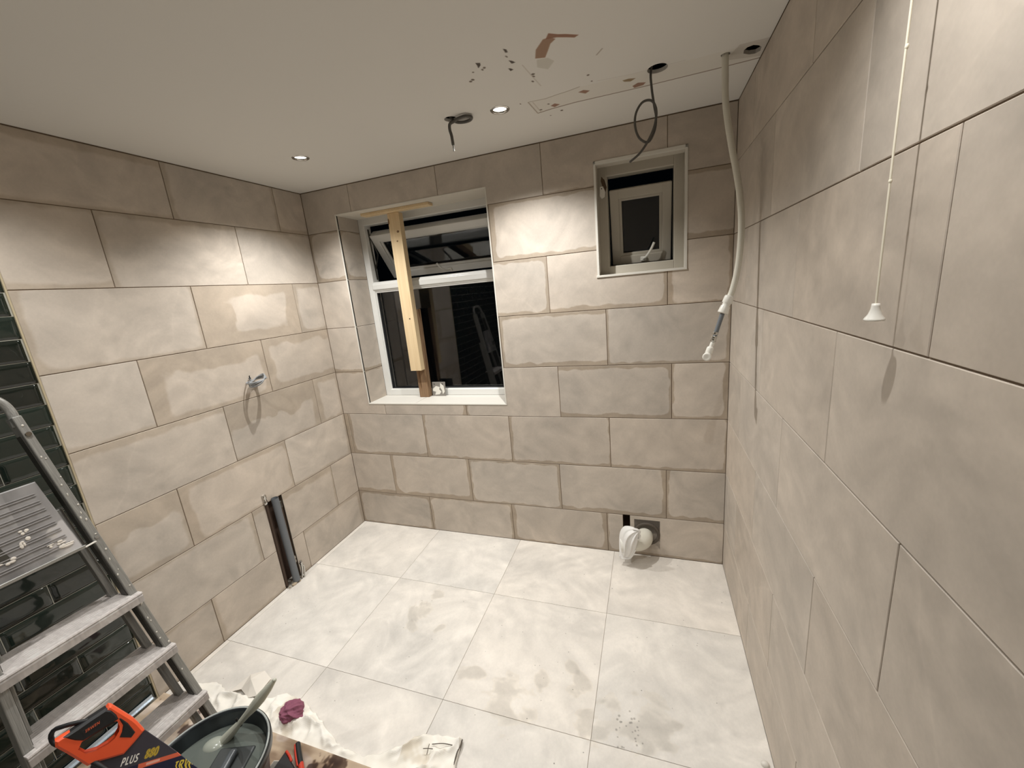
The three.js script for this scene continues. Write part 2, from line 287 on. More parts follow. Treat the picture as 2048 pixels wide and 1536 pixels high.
// left wall: stone tiles, then small glossy green tiles
const wallLeft = structure('wall_left');
{
  const g1 = slab(rectP(D - ZL, -0.2, D + 0.1, 2.6), 0.057, 0, [rectH([CHASE[0], -0.01, CHASE[2], CHASE[3]]), circle(D - 0.626, 1.27, 0.012)]); g1.translate(0, 0, -0.06); g1.applyMatrix4(frames.left);
  M('mortar_bed', g1, mGrout, wallLeft);
  const g2 = slab(rectP(-0.2, -0.2, D - ZL, 2.6), 0.0550); g2.translate(0, 0, -0.06); g2.applyMatrix4(frames.left); M('mortar_bed', g2, mGroutPale, wallLeft);
  M('masonry', box(-0.2, -0.06, -0.2, 2.6, -0.05, D + 0.1), mMasonry, wallLeft);
  const pin = [D - 0.632, 1.262, D - 0.621, 1.275];
  layTiles(wallLeft, frames.left, leftTiles, [CHASE, pin], mLeft, D, H);
  const y0 = 0.8853 - 11 * 0.0794, GR = [], rowsN = 30;
  for (let r = -1; r < rowsN; r++) { const b0 = Math.max(0, y0 + r * 0.0794), b1 = Math.min(H - 0.003, y0 + (r + 1) * 0.0794); if (b1 - b0 < 0.012) continue; const off = (((r % 2) + 2) % 2) ? 1.7085 : 1.5705; for (let z = off - 0.6; z < D; z += 0.3) { const z0 = Math.max(ZL + 0.004, z), z1 = Math.min(D, z + 0.3); if (z1 - z0 > 0.012) GR.push([D - z1, b0, D - z0, b1]); } }
  const greenM = ['#151d19', '#19231e', '#121915', '#1d2722'].map((c) => phy({ color: hex(c), roughness: 0.12, clearcoat: 0.5, clearcoatRoughness: 0.04, ior: 1.45 }));
  function pillow([a0, b0, a1, b1]) {                  // hand-made glaze: soft edges, uneven face
    const gp = 0.0013, x0 = a0 + gp, x1 = a1 - gp, y0 = b0 + gp, y1 = b1 - gp, w = x1 - x0, h = y1 - y0, nx = Math.max(6, Math.round(w / 0.011)), ny = Math.max(4, Math.round(h / 0.0095)), off = rr(0, 90), tx = rr(-0.004, 0.004), ty = rr(-0.012, 0.012);
    const pos = [], uv = [], idx = [];
    for (let j = 0; j <= ny; j++) for (let i = 0; i <= nx; i++) {
      const x = x0 + w * i / nx, y = y0 + h * j / ny, ex = Math.min(x - x0, x1 - x), ey = Math.min(y - y0, y1 - y);
      const edge = Math.min(1, ex / 0.012) , edy = Math.min(1, ey / 0.014), r = (t) => Math.sqrt(Math.max(0, 1 - (1 - t) * (1 - t)));
      const z = -0.0042 + 0.0040 * r(edge) * r(edy) + (0.0011 * vn(x * 26 + off, y * 30 + off) + 0.0005 * vn(x * 60 + off, y * 55)) * edge * edy + tx * (x - (x0 + x1) / 2) + ty * (y - (y0 + y1) / 2);
      pos.push(x, y, z); uv.push(x / D, y / H);
    }
    const at = (i, j) => j * (nx + 1) + i;
    for (let j = 0; j < ny; j++) for (let i = 0; i < nx; i++) idx.push(at(i, j), at(i + 1, j), at(i, j + 1), at(i + 1, j), at(i + 1, j + 1), at(i, j + 1));
    const rim = []; for (let i = 0; i < nx; i++) rim.push(at(i, 0)); for (let j = 0; j < ny; j++) rim.push(at(nx, j)); for (let i = nx; i > 0; i--) rim.push(at(i, ny)); for (let j = ny; j > 0; j--) rim.push(at(0, j));
    const base = pos.length / 3; for (const k of rim) { pos.push(pos[k * 3], pos[k * 3 + 1], -0.009); uv.push(uv[k * 2], uv[k * 2 + 1]); }
    for (let k = 0; k < rim.length; k++) { const n = (k + 1) % rim.length; idx.push(rim[k], base + k, rim[n], rim[n], base + k, base + n); }
    const g = new THREE.BufferGeometry(); g.setAttribute('position', new THREE.Float32BufferAttribute(pos, 3)); g.setAttribute('uv', new THREE.Float32BufferAttribute(uv, 2)); g.setIndex(idx); g.computeVertexNormals(); g.applyMatrix4(frames.left); return g;
  }
  for (const t of GR) M('tile', pillow(t), greenM[Math.floor(rnd() * 4)], wallLeft);
}
const wallRight = structure('wall_right');
M('mortar_bed', box(W + 0.003, W + 0.2, -0.2, 2.6, -0.05, D + 0.1), mGrout, wallRight);
layTiles(wallRight, frames.right, rightTiles, [], mRight, D, H);
const wallFront = structure('wall_front');
M('plaster', box(-0.2, W + 0.2, -0.2, 2.6, D, D + 0.12), std({ color: hex('#8e877c'), roughness: 0.9 }), wallFront);

const floor = structure('floor');
M('screed', box(-0.2, W + 0.2, -0.15, -0.003, -0.05, D + 0.1), mGroutFloor, floor);
layTiles(floor, frames.floor, floorTiles, [[0, D - 0.722, 0.03, D - 0.608]], mFloor, W, D, { gap: 0.0016, bevel: 0.0006 });

// ceiling: painted board with cut-outs, a taped-in repair strip, stains and old paint torn off
const CX = 1024, CS = CX / W;
const ceilCanvas = document.createElement('canvas'); ceilCanvas.width = 1024; ceilCanvas.height = Math.round(D * CS);
{
  const c = ceilCanvas.getContext('2d'), P = (pts) => { c.beginPath(); pts.forEach(([x, z], i) => c[i ? 'lineTo' : 'moveTo'](x * CS, z * CS)); };
  c.fillStyle = '#dcdad5'; c.fillRect(0, 0, 1024, ceilCanvas.height);
  const fill = (pts, col, al = 1) => { c.globalAlpha = al; c.fillStyle = col; P(pts); c.closePath(); c.fill(); c.globalAlpha = 1; };
  const line = (pts, col, w, al = 1) => { c.globalAlpha = al; c.strokeStyle = col; c.lineWidth = w; P(pts); c.stroke(); c.globalAlpha = 1; };
  fill([[1.633, 0.459], [1.642, 0.339], [1.798, 0.352], [2.053, 0.347], [2.296, 0.348], [W, 0.353], [W, 0.475], [2.1, 0.47], [1.838, 0.478], [1.746, 0.462]], '#d6d2c9', 0.5);
  line([[1.640, 0.338], [1.700, 0.349], [1.798, 0.357], [2.053, 0.350], [2.296, 0.352], [W, 0.357]], '#6b5a4a', 2.2, 0.85);
  line([[1.632, 0.460], [1.640, 0.338]], '#8a7a6a', 1.8, 0.7); line([[1.655, 0.345], [1.648, 0.452]], '#9b8d7e', 1.2, 0.5);
  line([[1.635, 0.460], [1.700, 0.452], [1.746, 0.462], [1.79, 0.468], [1.838, 0.480]], '#8d7f70', 1.6, 0.7); line([[1.90, 0.49], [2.02, 0.475], [2.2, 0.478]], '#a79c8e', 1, 0.4);
  fill([[1.738, 0.744], [1.752, 0.79], [1.785, 0.832], [1.806, 0.832], [1.819, 0.816], [1.800, 0.800], [1.786, 0.77], [1.768, 0.734]], '#94755f', 0.9);
  fill([[1.792, 0.828], [1.806, 0.853], [1.83, 0.835], [1.852, 0.824], [1.886, 0.802], [1.872, 0.795], [1.85, 0.808], [1.824, 0.822]], '#8a6450', 0.92);
  fill([[1.74, 0.735], [1.775, 0.73], [1.79, 0.70], [1.76, 0.66], [1.73, 0.69]], '#c3beb4', 0.7);
  for (const p of [[[1.825, 0.438], [1.846, 0.446], [1.868, 0.428], [1.849, 0.412]], [[2.021, 0.378], [2.041, 0.395], [2.069, 0.382], [2.06, 0.364], [2.027, 0.358]], [[1.704, 0.379], [1.723, 0.392], [1.741, 0.372], [1.716, 0.359]]]) fill(p, '#8c6a58', 0.9);
  fill([[1.988, 0.444], [2.01, 0.446], [2.035, 0.436], [2.016, 0.42], [1.994, 0.43]], '#8b7759', 0.9);
  for (const p of [[[1.560, 0.815], [1.574, 0.808], [1.570, 0.795], [1.557, 0.782], [1.560, 0.80]], [[1.659, 0.777], [1.668, 0.769], [1.675, 0.755], [1.662, 0.754]], [[1.643, 0.733], [1.650, 0.728], [1.656, 0.717], [1.644, 0.713]], [[1.664, 0.845], [1.672, 0.836], [1.671, 0.820], [1.664, 0.822]]]) fill(p, '#3f3730', 0.9);
  for (const [x, z] of [[1.532, 0.768], [1.565, 0.767], [1.501, 0.718], [1.512, 0.725], [1.706, 0.655], [1.704, 0.64], [1.692, 0.608], [1.884, 0.499], [1.878, 0.55], [1.601, 0.461], [1.736, 0.311], [1.683, 0.287], [1.66, 0.80], [1.575, 0.775], [1.66, 0.365], [1.70, 0.40]]) { c.globalAlpha = 0.75; c.fillStyle = '#4d4137'; c.beginPath(); c.ellipse(x * CS, z * CS, 1.4 + rnd() * 1.4, 1 + rnd() * 1.6, rnd() * 3, 0, 7); c.fill(); c.globalAlpha = 1; }
  line([[1.92, 0.665], [1.943, 0.696]], '#8d8172', 1.6, 0.7);
  line([[1.69, 0.73], [1.70, 0.64], [1.71, 0.56]], '#a3988a', 1.2, 0.5);
  fill([[2.33, 0.40], [W, 0.37], [W, 0.49], [2.36, 0.49]], '#8d8275', 0.25);
}
const ceilTex = new THREE.CanvasTexture(ceilCanvas); ceilTex.colorSpace = THREE.SRGBColorSpace; ceilTex.flipY = false;
const mCeil = std({ map: ceilTex, roughness: 0.9 });
const ceiling = structure('ceiling');
const HOLE1 = [1.305, 0.482], HOLE2 = [2.1086, 0.468];
{
  const holes = [...LAMPS.map(([x, z]) => circle(x, z, 0.0335)), circle(...HOLE1, 0.027), circle(...HOLE2, 0.0345), circle(2.3255, 0.445, 0.0145),
    [[2.384, 0.419], [2.381, 0.442], [2.388, 0.458], [2.405, 0.463], [2.422, 0.452], [2.434, 0.436], [2.436, 0.410], [2.424, 0.398], [2.404, 0.402]]];
  const g = slab(rectP(0, 0, W, D), 0.0125, 0, holes); planarUV(g, W, D); g.translate(0, 0, -0.0125); g.applyMatrix4(frames.ceiling);
  M('plasterboard', g, mCeil, ceiling);
  M('joists', box(-0.2, W + 0.2, 2.47, 2.6, -0.3, D + 0.2), mDark, ceiling);
}

// ------------------------------------------------------------------ windows (white plastic, top lights open outwards)
function frameRing(x0, x1, y0, y1, wd, z0, z1, bev = 0.004) {     // four mitred-looking bars
  return [box(x0, x0 + wd, y0, y1, z0, z1, bev), box(x1 - wd, x1, y0, y1, z0, z1, bev), box(x0 + wd - 0.004, x1 - wd + 0.004, y1 - wd, y1, z0, z1, bev), box(x0 + wd - 0.004, x1 - wd + 0.004, y0, y0 + wd, z0, z1, bev)];
}
function sash(parent, mat, w, h, rail, at, tilt, handleX, turn) {  // hung from its top edge; local y runs down to -h
  const s = new THREE.Group(); s.name = 'sash'; s.position.set(...at); s.rotation.x = tilt; parent.add(s);
  M('sash_frame', [...frameRing(0, w, -h, 0, rail, -0.06, 0, 0.005), ...frameRing(0.004, w - 0.004, -h + 0.004, -0.004, rail + 0.010, -0.05, -0.012, 0.005)], mat, s);
  M('gasket', frameRing(0.012, w - 0.012, -h + 0.012, -0.012, rail + 0.004, -0.044, -0.020, 0.001), mGasket, s);
  M('pane', box(rail, w - rail, -h + rail, -rail, -0.034, -0.030), mGlass, s);
  const hx = handleX, hy = -h + rail * 0.5;
  M('handle', [box(hx - 0.016, hx + 0.016, hy - 0.012, hy + 0.012, 0, 0.012, 0.004), tube([[hx, hy, 0.008], [hx + turn * 0.012, hy + 0.012, 0.03], [hx + turn * 0.035, hy + 0.045, 0.045], [hx + turn * 0.055, hy + 0.085, 0.042]], 0.0065, 24, 10)], mWhitePlastic, s);
  return s;
}
const window1 = structure('window_1');
{
  const [x0, y0, x1, y1] = WIN1, zf = -0.2, zb = -0.27;
  M('window_frame', frameRing(x0 + 0.001, x1 - 0.001, y0, y1, 0.046, zb, zf, 0.005), mUpvc, window1);
  M('transom', [box(x0 + 0.03, x1 - 0.03, 1.676, 1.744, zb, zf + 0.001, 0.014), box(x0 + 0.035, x1 - 0.035, 1.688, 1.732, zb, zf + 0.008, 0.010)], mUpvc, window1);
  M('glazing_bead', frameRing(x0 + 0.040, x1 - 0.040, y0 + 0.036, 1.684, 0.014, -0.236, -0.207, 0.004), mUpvc, window1);
  M('gasket', frameRing(x0 + 0.046, x1 - 0.046, y0 + 0.042, 1.680, 0.011, -0.243, -0.214, 0.001), mGasket, window1);
  M('pane', box(x0 + 0.045, x1 - 0.045, y0 + 0.04, 1.70, -0.244, -0.239), mGlass, window1);
  const s = sash(window1, mUpvc, 0.905, 0.352, 0.052, [x0 + 0.051, 2.045, -0.232], 0.665, 0.475, -1);
  for (const [xa, n] of [[x0 + 0.047, 1], [x1 - 0.047, -1]]) M('window_stay', [beam([xa, 2.09, -0.236], [xa + n * 0.004, 1.76, -0.25], [1, 0, 0], 0.004, 0.014, 0.001), beam([xa + n * 0.003, 2.055, -0.24], [xa + n * 0.003, 1.93, -0.30], [1, 0, 0], 0.004, 0.014, 0.001), beam([xa + n * 0.003, 1.93, -0.30], [xa + n * 0.003, 1.83, -0.25], [1, 0, 0], 0.004, 0.012, 0.001)], mSteelDark, window1);
}
const window2 = structure('window_2');
{
  const [x0, y0, x1, y1] = WIN2, zf = -0.102;
  M('window_frame', frameRing(x0 + 0.001, x1 - 0.001, y0, y1, 0.050, zf - 0.07, zf, 0.006), mUpvcDirty, window2);
  const s = sash(window2, mUpvcDirty, 0.306, 0.385, 0.046, [x0 + 0.057, 2.062, -0.128], 0.24, 0.165, 1);
  for (const [xa, n] of [[x0 + 0.052, 1], [x1 - 0.052, -1]]) M('window_stay', [beam([xa, 2.07, -0.15], [xa, 1.70, -0.155], [1, 0, 0], 0.004, 0.012, 0.001)], mSteelDark, window2);
}
// edge trims
const trim = (name, geos, mat) => { const m = M(name, geos, mat); m.userData.kind = 'structure'; return m; };
trim('trim_1', [box(WIN1[0] - 0.003, WIN1[0] + 0.004, WIN1[1], WIN1[3], -0.012, 0.0025, 0.001), box(WIN1[2] - 0.004, WIN1[2] + 0.003, WIN1[1], WIN1[3], -0.012, 0.0025, 0.001), box(WIN1[0] - 0.003, WIN1[2] + 0.003, WIN1[1] - 0.006, WIN1[1] + 0.001, -0.012, 0.0025, 0.001), box(WIN1[0] - 0.003, WIN1[2] + 0.003, WIN1[3] - 0.003, WIN1[3] + 0.003, -0.012, 0.0025, 0.001)], mTrimWhite);
trim('trim_2', [box(WIN2[0] - 0.004, WIN2[0] + 0.007, WIN2[1] - 0.004, WIN2[3] + 0.004, -0.014, 0.004, 0.001), box(WIN2[2] - 0.007, WIN2[2] + 0.004, WIN2[1] - 0.004, WIN2[3] + 0.004, -0.014, 0.004, 0.001), box(WIN2[0] - 0.004, WIN2[2] + 0.004, WIN2[3] - 0.011, WIN2[3] + 0.004, -0.014, 0.004, 0.001), box(WIN2[0] - 0.008, WIN2[2] + 0.004, WIN2[1] - 0.005, WIN2[1] + 0.006, -0.014, 0.006, 0.001)], mTrimWhite);
trim('trim_3', box(-0.010, 0.0012, 0.0, H - 0.003, ZL - 0.0005, ZL + 0.005, 0.001), mTrimBeige);

// ------------------------------------------------------------------ lamps
for (const [x, z, label, power = 1] of LAMPS) {
  const t = thing('ceiling_downlight', label, 'downlight', [x, H, z]);
  const rim = new THREE.LatheGeometry([[0.0265, 0.004], [0.0275, -0.001], [0.031, -0.0032], [0.0375, -0.0026], [0.0395, -0.0004], [0.0395, 0.0], [0.034, 0.0], [0.0335, 0.008], [0.0265, 0.004]].map(([r, y]) => new THREE.Vector2(r, y)), 40);
  M('bezel', rim, mChrome, t);
  const lens = new THREE.LatheGeometry([[0.00001, 0.0022], [0.018, 0.003], [0.0268, 0.005], [0.0268, 0.006], [0.00001, 0.006]].map(([r, y]) => new THREE.Vector2(r, y)), 32);
  M('lens', lens, std({ color: 0xffffff, emissive: new THREE.Color(1, 0.95, 0.86), emissiveIntensity: 6, roughness: 0.4 }), t);
  M('lamp_body', new THREE.CylinderGeometry(0.022, 0.0325, 0.055, 24).translate(0, 0.036, 0), mSteelDark, t);
  const s = new THREE.SpotLight(LAMP_COLOR, LAMP_CD * power, 0, LAMP_ANGLE, LAMP_PENUMBRA, 2);
  s.position.set(0, -0.006, 0); s.target.position.set(0, -1, 0); s.castShadow = true; s.shadow.radius = 0.55; s.shadow.mapSize.set(1024, 1024); s.name = 'lamp_light'; t.add(s, s.target);
}

// ------------------------------------------------------------------ wood
function woodTex(base, dark, scale, stains, seed) {
  return paint(512, 512, (u, v, c) => {
    const x = u * 4 + seed, y = v * 1.3 + seed, w = fbm(x * 0.6, y * 0.7, 2) * 1.4, g = 0.5 + 0.5 * Math.sin((x * 5 + w * 3) * scale), f = fbm(x * 30, y * 2.5, 3), kx = vn(x * 0.9, y * 3.1);
    let k = clamp(0.16 * g + 0.35 * f + 0.2); if (kx > 0.72) k += (kx - 0.72) * 3; const st = stains * sst(0.1, 0.55, fbm(u * 5 + seed * 3, v * 5, 3));
    for (let i = 0; i < 3; i++) c[i] = base[i] + (dark[i] - base[i]) * clamp(k) - st * [80, 84, 84][i];
  });
}
const mPine = std({ map: woodTex([226, 205, 168], [192, 162, 118], 0.7, 0.06, 3.3), roughness: 0.75 });
const mOldWood = std({ map: woodTex([150, 122, 92], [92, 68, 48], 1.4, 0.55, 8.1), roughness: 0.85 });
{ // propped in the window opening
  const t = thing('timber_prop', 'tall pale pine batten propped upright in the larger window', 'batten', [0.583, WIN1[1], -0.12]);
  M('batten', box(-0.040, 0.042, 0.200, 1.197, -0.024, 0.022, 0.002), mPine, t);
  M('nail_head', new THREE.CylinderGeometry(0.004, 0.004, 0.004, 12).rotateX(Math.PI / 2).translate(0.012, 0.548, 0.022), mDark, t);
  for (const k of [new THREE.SphereGeometry(0.007, 10, 8).scale(1.3, 1, 0.2).translate(0.020, 1.085, 0.022), new THREE.SphereGeometry(0.011, 10, 8).scale(0.5, 1.6, 0.2).translate(-0.036, 1.15, 0.022), new THREE.SphereGeometry(0.005, 10, 8).scale(1.2, 1, 0.2).translate(0.006, 1.03, 0.022)]) M('knot', k, mOldWood, t);
  const l = thing('timber_packer', 'flat pine lath wedged under the head of the larger window', 'lath', [0.62, WIN1[3] - 0.0045, -0.082]);
  M('lath', box(-0.240, 0.240, -0.0155, 0, -0.028, 0.028, 0.002), mPine, l);
  const o = thing('old_timber', 'dark weathered timber offcut behind the pale batten on the window sill', 'offcut', [0.590, WIN1[1] + 0.0022, -0.168]);
  M('offcut', box(-0.036, 0.036, 0, 0.60, -0.026, 0.0235, 0.003), mOldWood, o);
}
{ // back plate left on the sill
  const t = thing('metal_plate', 'small square metal plate with flaking white paint standing on the window sill', 'metal plate', [0.688, WIN1[1] + 0.0022, -0.178]);
  t.rotation.x = -0.10;
  M('plate', slabZ(rectP(-0.050, 0.0, 0.052, 0.098), 0.004, 0.001, [circle(0.030, 0.082, 0.004), circle(-0.034, 0.082, 0.004)]).translate(0, 0, -0.002), std({ color: hex('#8e8a84'), metalness: 0.4, roughness: 0.5 }), t);
  M('paint_flake', [slabZ([[-0.045, 0.05], [-0.02, 0.07], [0.01, 0.062], [0.004, 0.045], [0.02, 0.03], [0.006, 0.012], [-0.03, 0.008], [-0.022, 0.03], [-0.046, 0.035]], 0.0012, 0.0003).translate(0, 0, 0.002), slabZ([[0.015, 0.09], [0.04, 0.07], [0.046, 0.03], [0.03, 0.012], [0.026, 0.04], [0.012, 0.06]], 0.0012, 0.0003).translate(0, 0, 0.002)], mTrimWhite, t);
}
{ // curled bit of packing in the corner of the small window
  const t = thing('card_scrap', 'torn brown and white card scrap in the top corner of the smaller window', 'card scrap', [1.852, 2.06, -0.06]);
  M('white_card', slabZ([[-0.014, -0.03], [-0.004, -0.044], [0.012, -0.036], [0.016, -0.012], [0.006, 0.016], [-0.012, 0.012]], 0.0024, 0.0005).rotateY(0.5), mTrimWhite, t);
  M('brown_card', slabZ([[0.004, 0.008], [0.018, -0.012], [0.024, 0.010], [0.014, 0.044], [-0.002, 0.060], [-0.006, 0.04]], 0.0024, 0.0005).rotateY(0.5), std({ color: hex('#4c3a26'), roughness: 0.9 }), t);
  M('hole', new THREE.CylinderGeometry(0.003, 0.003, 0.003, 10).rotateX(Math.PI / 2).rotateY(0.5).translate(-0.003, 0.004, 0.003), mDark, t);
}

// ------------------------------------------------------------------ cables and pipes
{
  const t = thing('cable_coil', 'coil of thin grey cable sticking out of a hole in the left wall', 'cable', [0, 1.268, 0.626]);
  const pts = []; const n = 4 * 16;
  pts.push([-0.02, 0.0, 0]); pts.push([0.008, -0.004, 0]);
  for (let i = 0; i <= n; i++) { const a = Math.PI + i / 16 * 2 * Math.PI, k = i / n, lp = Math.floor(i / 16), r = 0.044 + [0.0, -0.006, 0.005, -0.002, 0.004][lp], cx = 0.053 + [0, 0.004, -0.003, 0.006, 0][lp], tl = 0.30 + [0.0, 0.28, -0.20, 0.45, 0.1][lp]; const dx = r * Math.cos(a), dz = r * 0.86 * Math.sin(a); pts.push([cx + dx + 0.004 * Math.sin(i * 0.9), -0.010 + 0.20 * dx - dz * tl + 0.006 * Math.sin(i * 0.4 + 1), dz * 1.05 + 0.003 * Math.cos(i * 0.7)]); }
  M('cable', capTube(pts, 0.0036, 260, 8), mCableGrey, t);
  M('tail', capTube([[0.012, 0.002, 0.004], [0.010, 0.012, 0.006], [0.016, 0.018, 0.009]], 0.0028, 12, 8), mBlack, t);
}
{
  const t = thing('ceiling_cable', 'short dark grey cable folded in a loop out of the ceiling beside the middle lamp', 'cable', [HOLE1[0], H, HOLE1[1]]);
  const P = [[0.0, 0.06, 0.0], [-0.002, 0.01, -0.006], [0.012, -0.006, -0.018], [0.042, -0.010, -0.030], [0.074, -0.010, -0.026], [0.090, -0.010, -0.004], [0.076, -0.010, 0.018], [0.045, -0.012, 0.020], [0.016, -0.014, 0.008], [-0.006, -0.018, 0.002], [-0.010, -0.035, 0.0], [-0.005, -0.060, 0.0], [-0.002, -0.094, 0.001]];
  M('cable', capTube(P, 0.0062, 90, 10), mCableDark, t);
  M('bare_wires', [rod([-0.003, -0.092, 0.003], [-0.002, -0.122, 0.004], 0.0018, 8), rod([0.0, -0.092, 0.002], [0.0015, -0.121, 0.003], 0.0018, 8)], mAlu, t);
}
{
  const t = thing('ceiling_cable', 'long dark cable with one round loop hanging from the ceiling hole by the smaller window', 'cable', [HOLE2[0], H, HOLE2[1]]);
  const P = [[0.0, 0.08, -0.004], [-0.022, 0.0, -0.012], [-0.020, -0.05, -0.010], [-0.012, -0.11, -0.006], [-0.006, -0.15, -0.002], [-0.012, -0.195, 0.002], [-0.034, -0.228, 0.004], [-0.062, -0.212, 0.005], [-0.078, -0.17, 0.006], [-0.074, -0.125, 0.006], [-0.050, -0.095, 0.005], [-0.022, -0.096, 0.004], [-0.006, -0.125, 0.006], [-0.010, -0.175, 0.008], [-0.034, -0.225, 0.008], [-0.066, -0.262, 0.006], [-0.098, -0.282, 0.004]];
  M('cable', capTube(P, 0.0042, 120, 10), mCableDark, t);
}
{ // hanging water pipe
  const t = thing('hanging_water_pipe', 'white plastic water pipe with fittings hanging from the ceiling in the right corner', 'pipe', [2.3255, H, 0.44]);
  const q = (x, y, z) => [x - 2.3255, y - H, z - 0.44];
  M('pipe', capTube([q(2.3255, 2.39, 0.440), q(2.3255, 2.317, 0.440), q(2.327, 2.257, 0.441), q(2.328, 2.195, 0.446), q(2.333, 2.139, 0.452), q(2.350, 2.032, 0.458), q(2.368, 1.939, 0.463), q(2.381, 1.855, 0.469), q(2.387, 1.778, 0.474), q(2.386, 1.692, 0.480), q(2.378, 1.605, 0.486), q(2.361, 1.527, 0.491), q(2.350, 1.503, 0.494)], 0.0108, 70, 14), mPipeWhite, t);
  const A = q(2.355, 1.515, 0.493), B = q(2.331, 1.452, 0.500), C = q(2.323, 1.431, 0.503), Dd = q(2.305, 1.368, 0.511), E = q(2.300, 1.350, 0.513), F = q(2.288, 1.318, 0.519);
  M('coupling', latheAlong(A, B, [[0, 0.0001], [0, 0.0145], [0.004, 0.0165], [0.026, 0.0175], [0.028, 0.0135], [0.038, 0.0135], [0.040, 0.0160], [0.064, 0.0185], [0.067, 0.017], [0.067, 0.0001]], 24), mWhitePlastic, t);
  M('grey_pipe', rod(B, Dd, 0.0082, 16), mPipeGrey, t);
  M('isolating_valve', [latheAlong(q(2.309, 1.386, 0.509), E, [[0, 0.0001], [0, 0.0095], [0.002, 0.0115], [0.010, 0.0115], [0.012, 0.008], [0.016, 0.008], [0.017, 0.0105], [0.030, 0.0105], [0.031, 0.0115], [0.038, 0.0115], [0.038, 0.0001]], 6), latheAlong(q(2.304, 1.366, 0.511), q(2.300, 1.368, 0.525), [[0, 0.0001], [0, 0.006], [0.010, 0.006], [0.012, 0.004], [0.012, 0.0001]], 16)], mChrome, t);
  M('pipe_tail', rod(E, F, 0.0075, 16), mWhitePlastic, t);
  M('elbow', [latheAlong(q(2.292, 1.330, 0.517), q(2.281, 1.298, 0.524), [[0, 0.0001], [0, 0.010], [0.006, 0.0125], [0.034, 0.0130], [0.036, 0.0001]], 24), new THREE.SphereGeometry(0.0128, 20, 14).translate(...q(2.280, 1.296, 0.524)), latheAlong(q(2.280, 1.296, 0.522), q(2.274, 1.297, 0.552), [[0, 0.0001], [0, 0.012], [0.012, 0.0125], [0.014, 0.0155], [0.024, 0.0155], [0.026, 0.013], [0.026, 0.008], [0.0245, 0.006], [0.0245, 0.0001]], 24)], mWhitePlastic, t);
}
{ // pull cord
  const t = thing('pull_cord', 'thin cream pull cord with a white bell-shaped end beside the right wall', 'pull cord', [2.409, H, 1.402]);
  const y0 = 1.527 - H;
  M('cord', tube([[0.004, 0.0, -0.003], [0.002, -0.25, -0.001], [0, -0.5, 0], [0, y0 + 0.012, 0]], 0.0016, 40, 8), std({ color: hex('#e4decb'), roughness: 0.8 }), t);
  for (const k of [new THREE.SphereGeometry(0.0026, 8, 6).scale(1, 1.6, 1).translate(0.001, -0.43, 0), new THREE.SphereGeometry(0.0025, 8, 6).scale(1, 1.5, 1).translate(0.0, -0.60, 0)]) M('knot', k, std({ color: hex('#e4decb'), roughness: 0.8 }), t);
  M('bell', new THREE.LatheGeometry([[0.0001, 0.013], [0.005, 0.0125], [0.0055, 0.009], [0.006, 0.004], [0.0085, -0.004], [0.0128, -0.0105], [0.0135, -0.0125], [0.013, -0.014], [0.0115, -0.013], [0.0001, -0.004]].map(([r, y]) => new THREE.Vector2(r, y)).reverse(), 28).translate(0, y0, 0), mWhitePlastic, t);
}
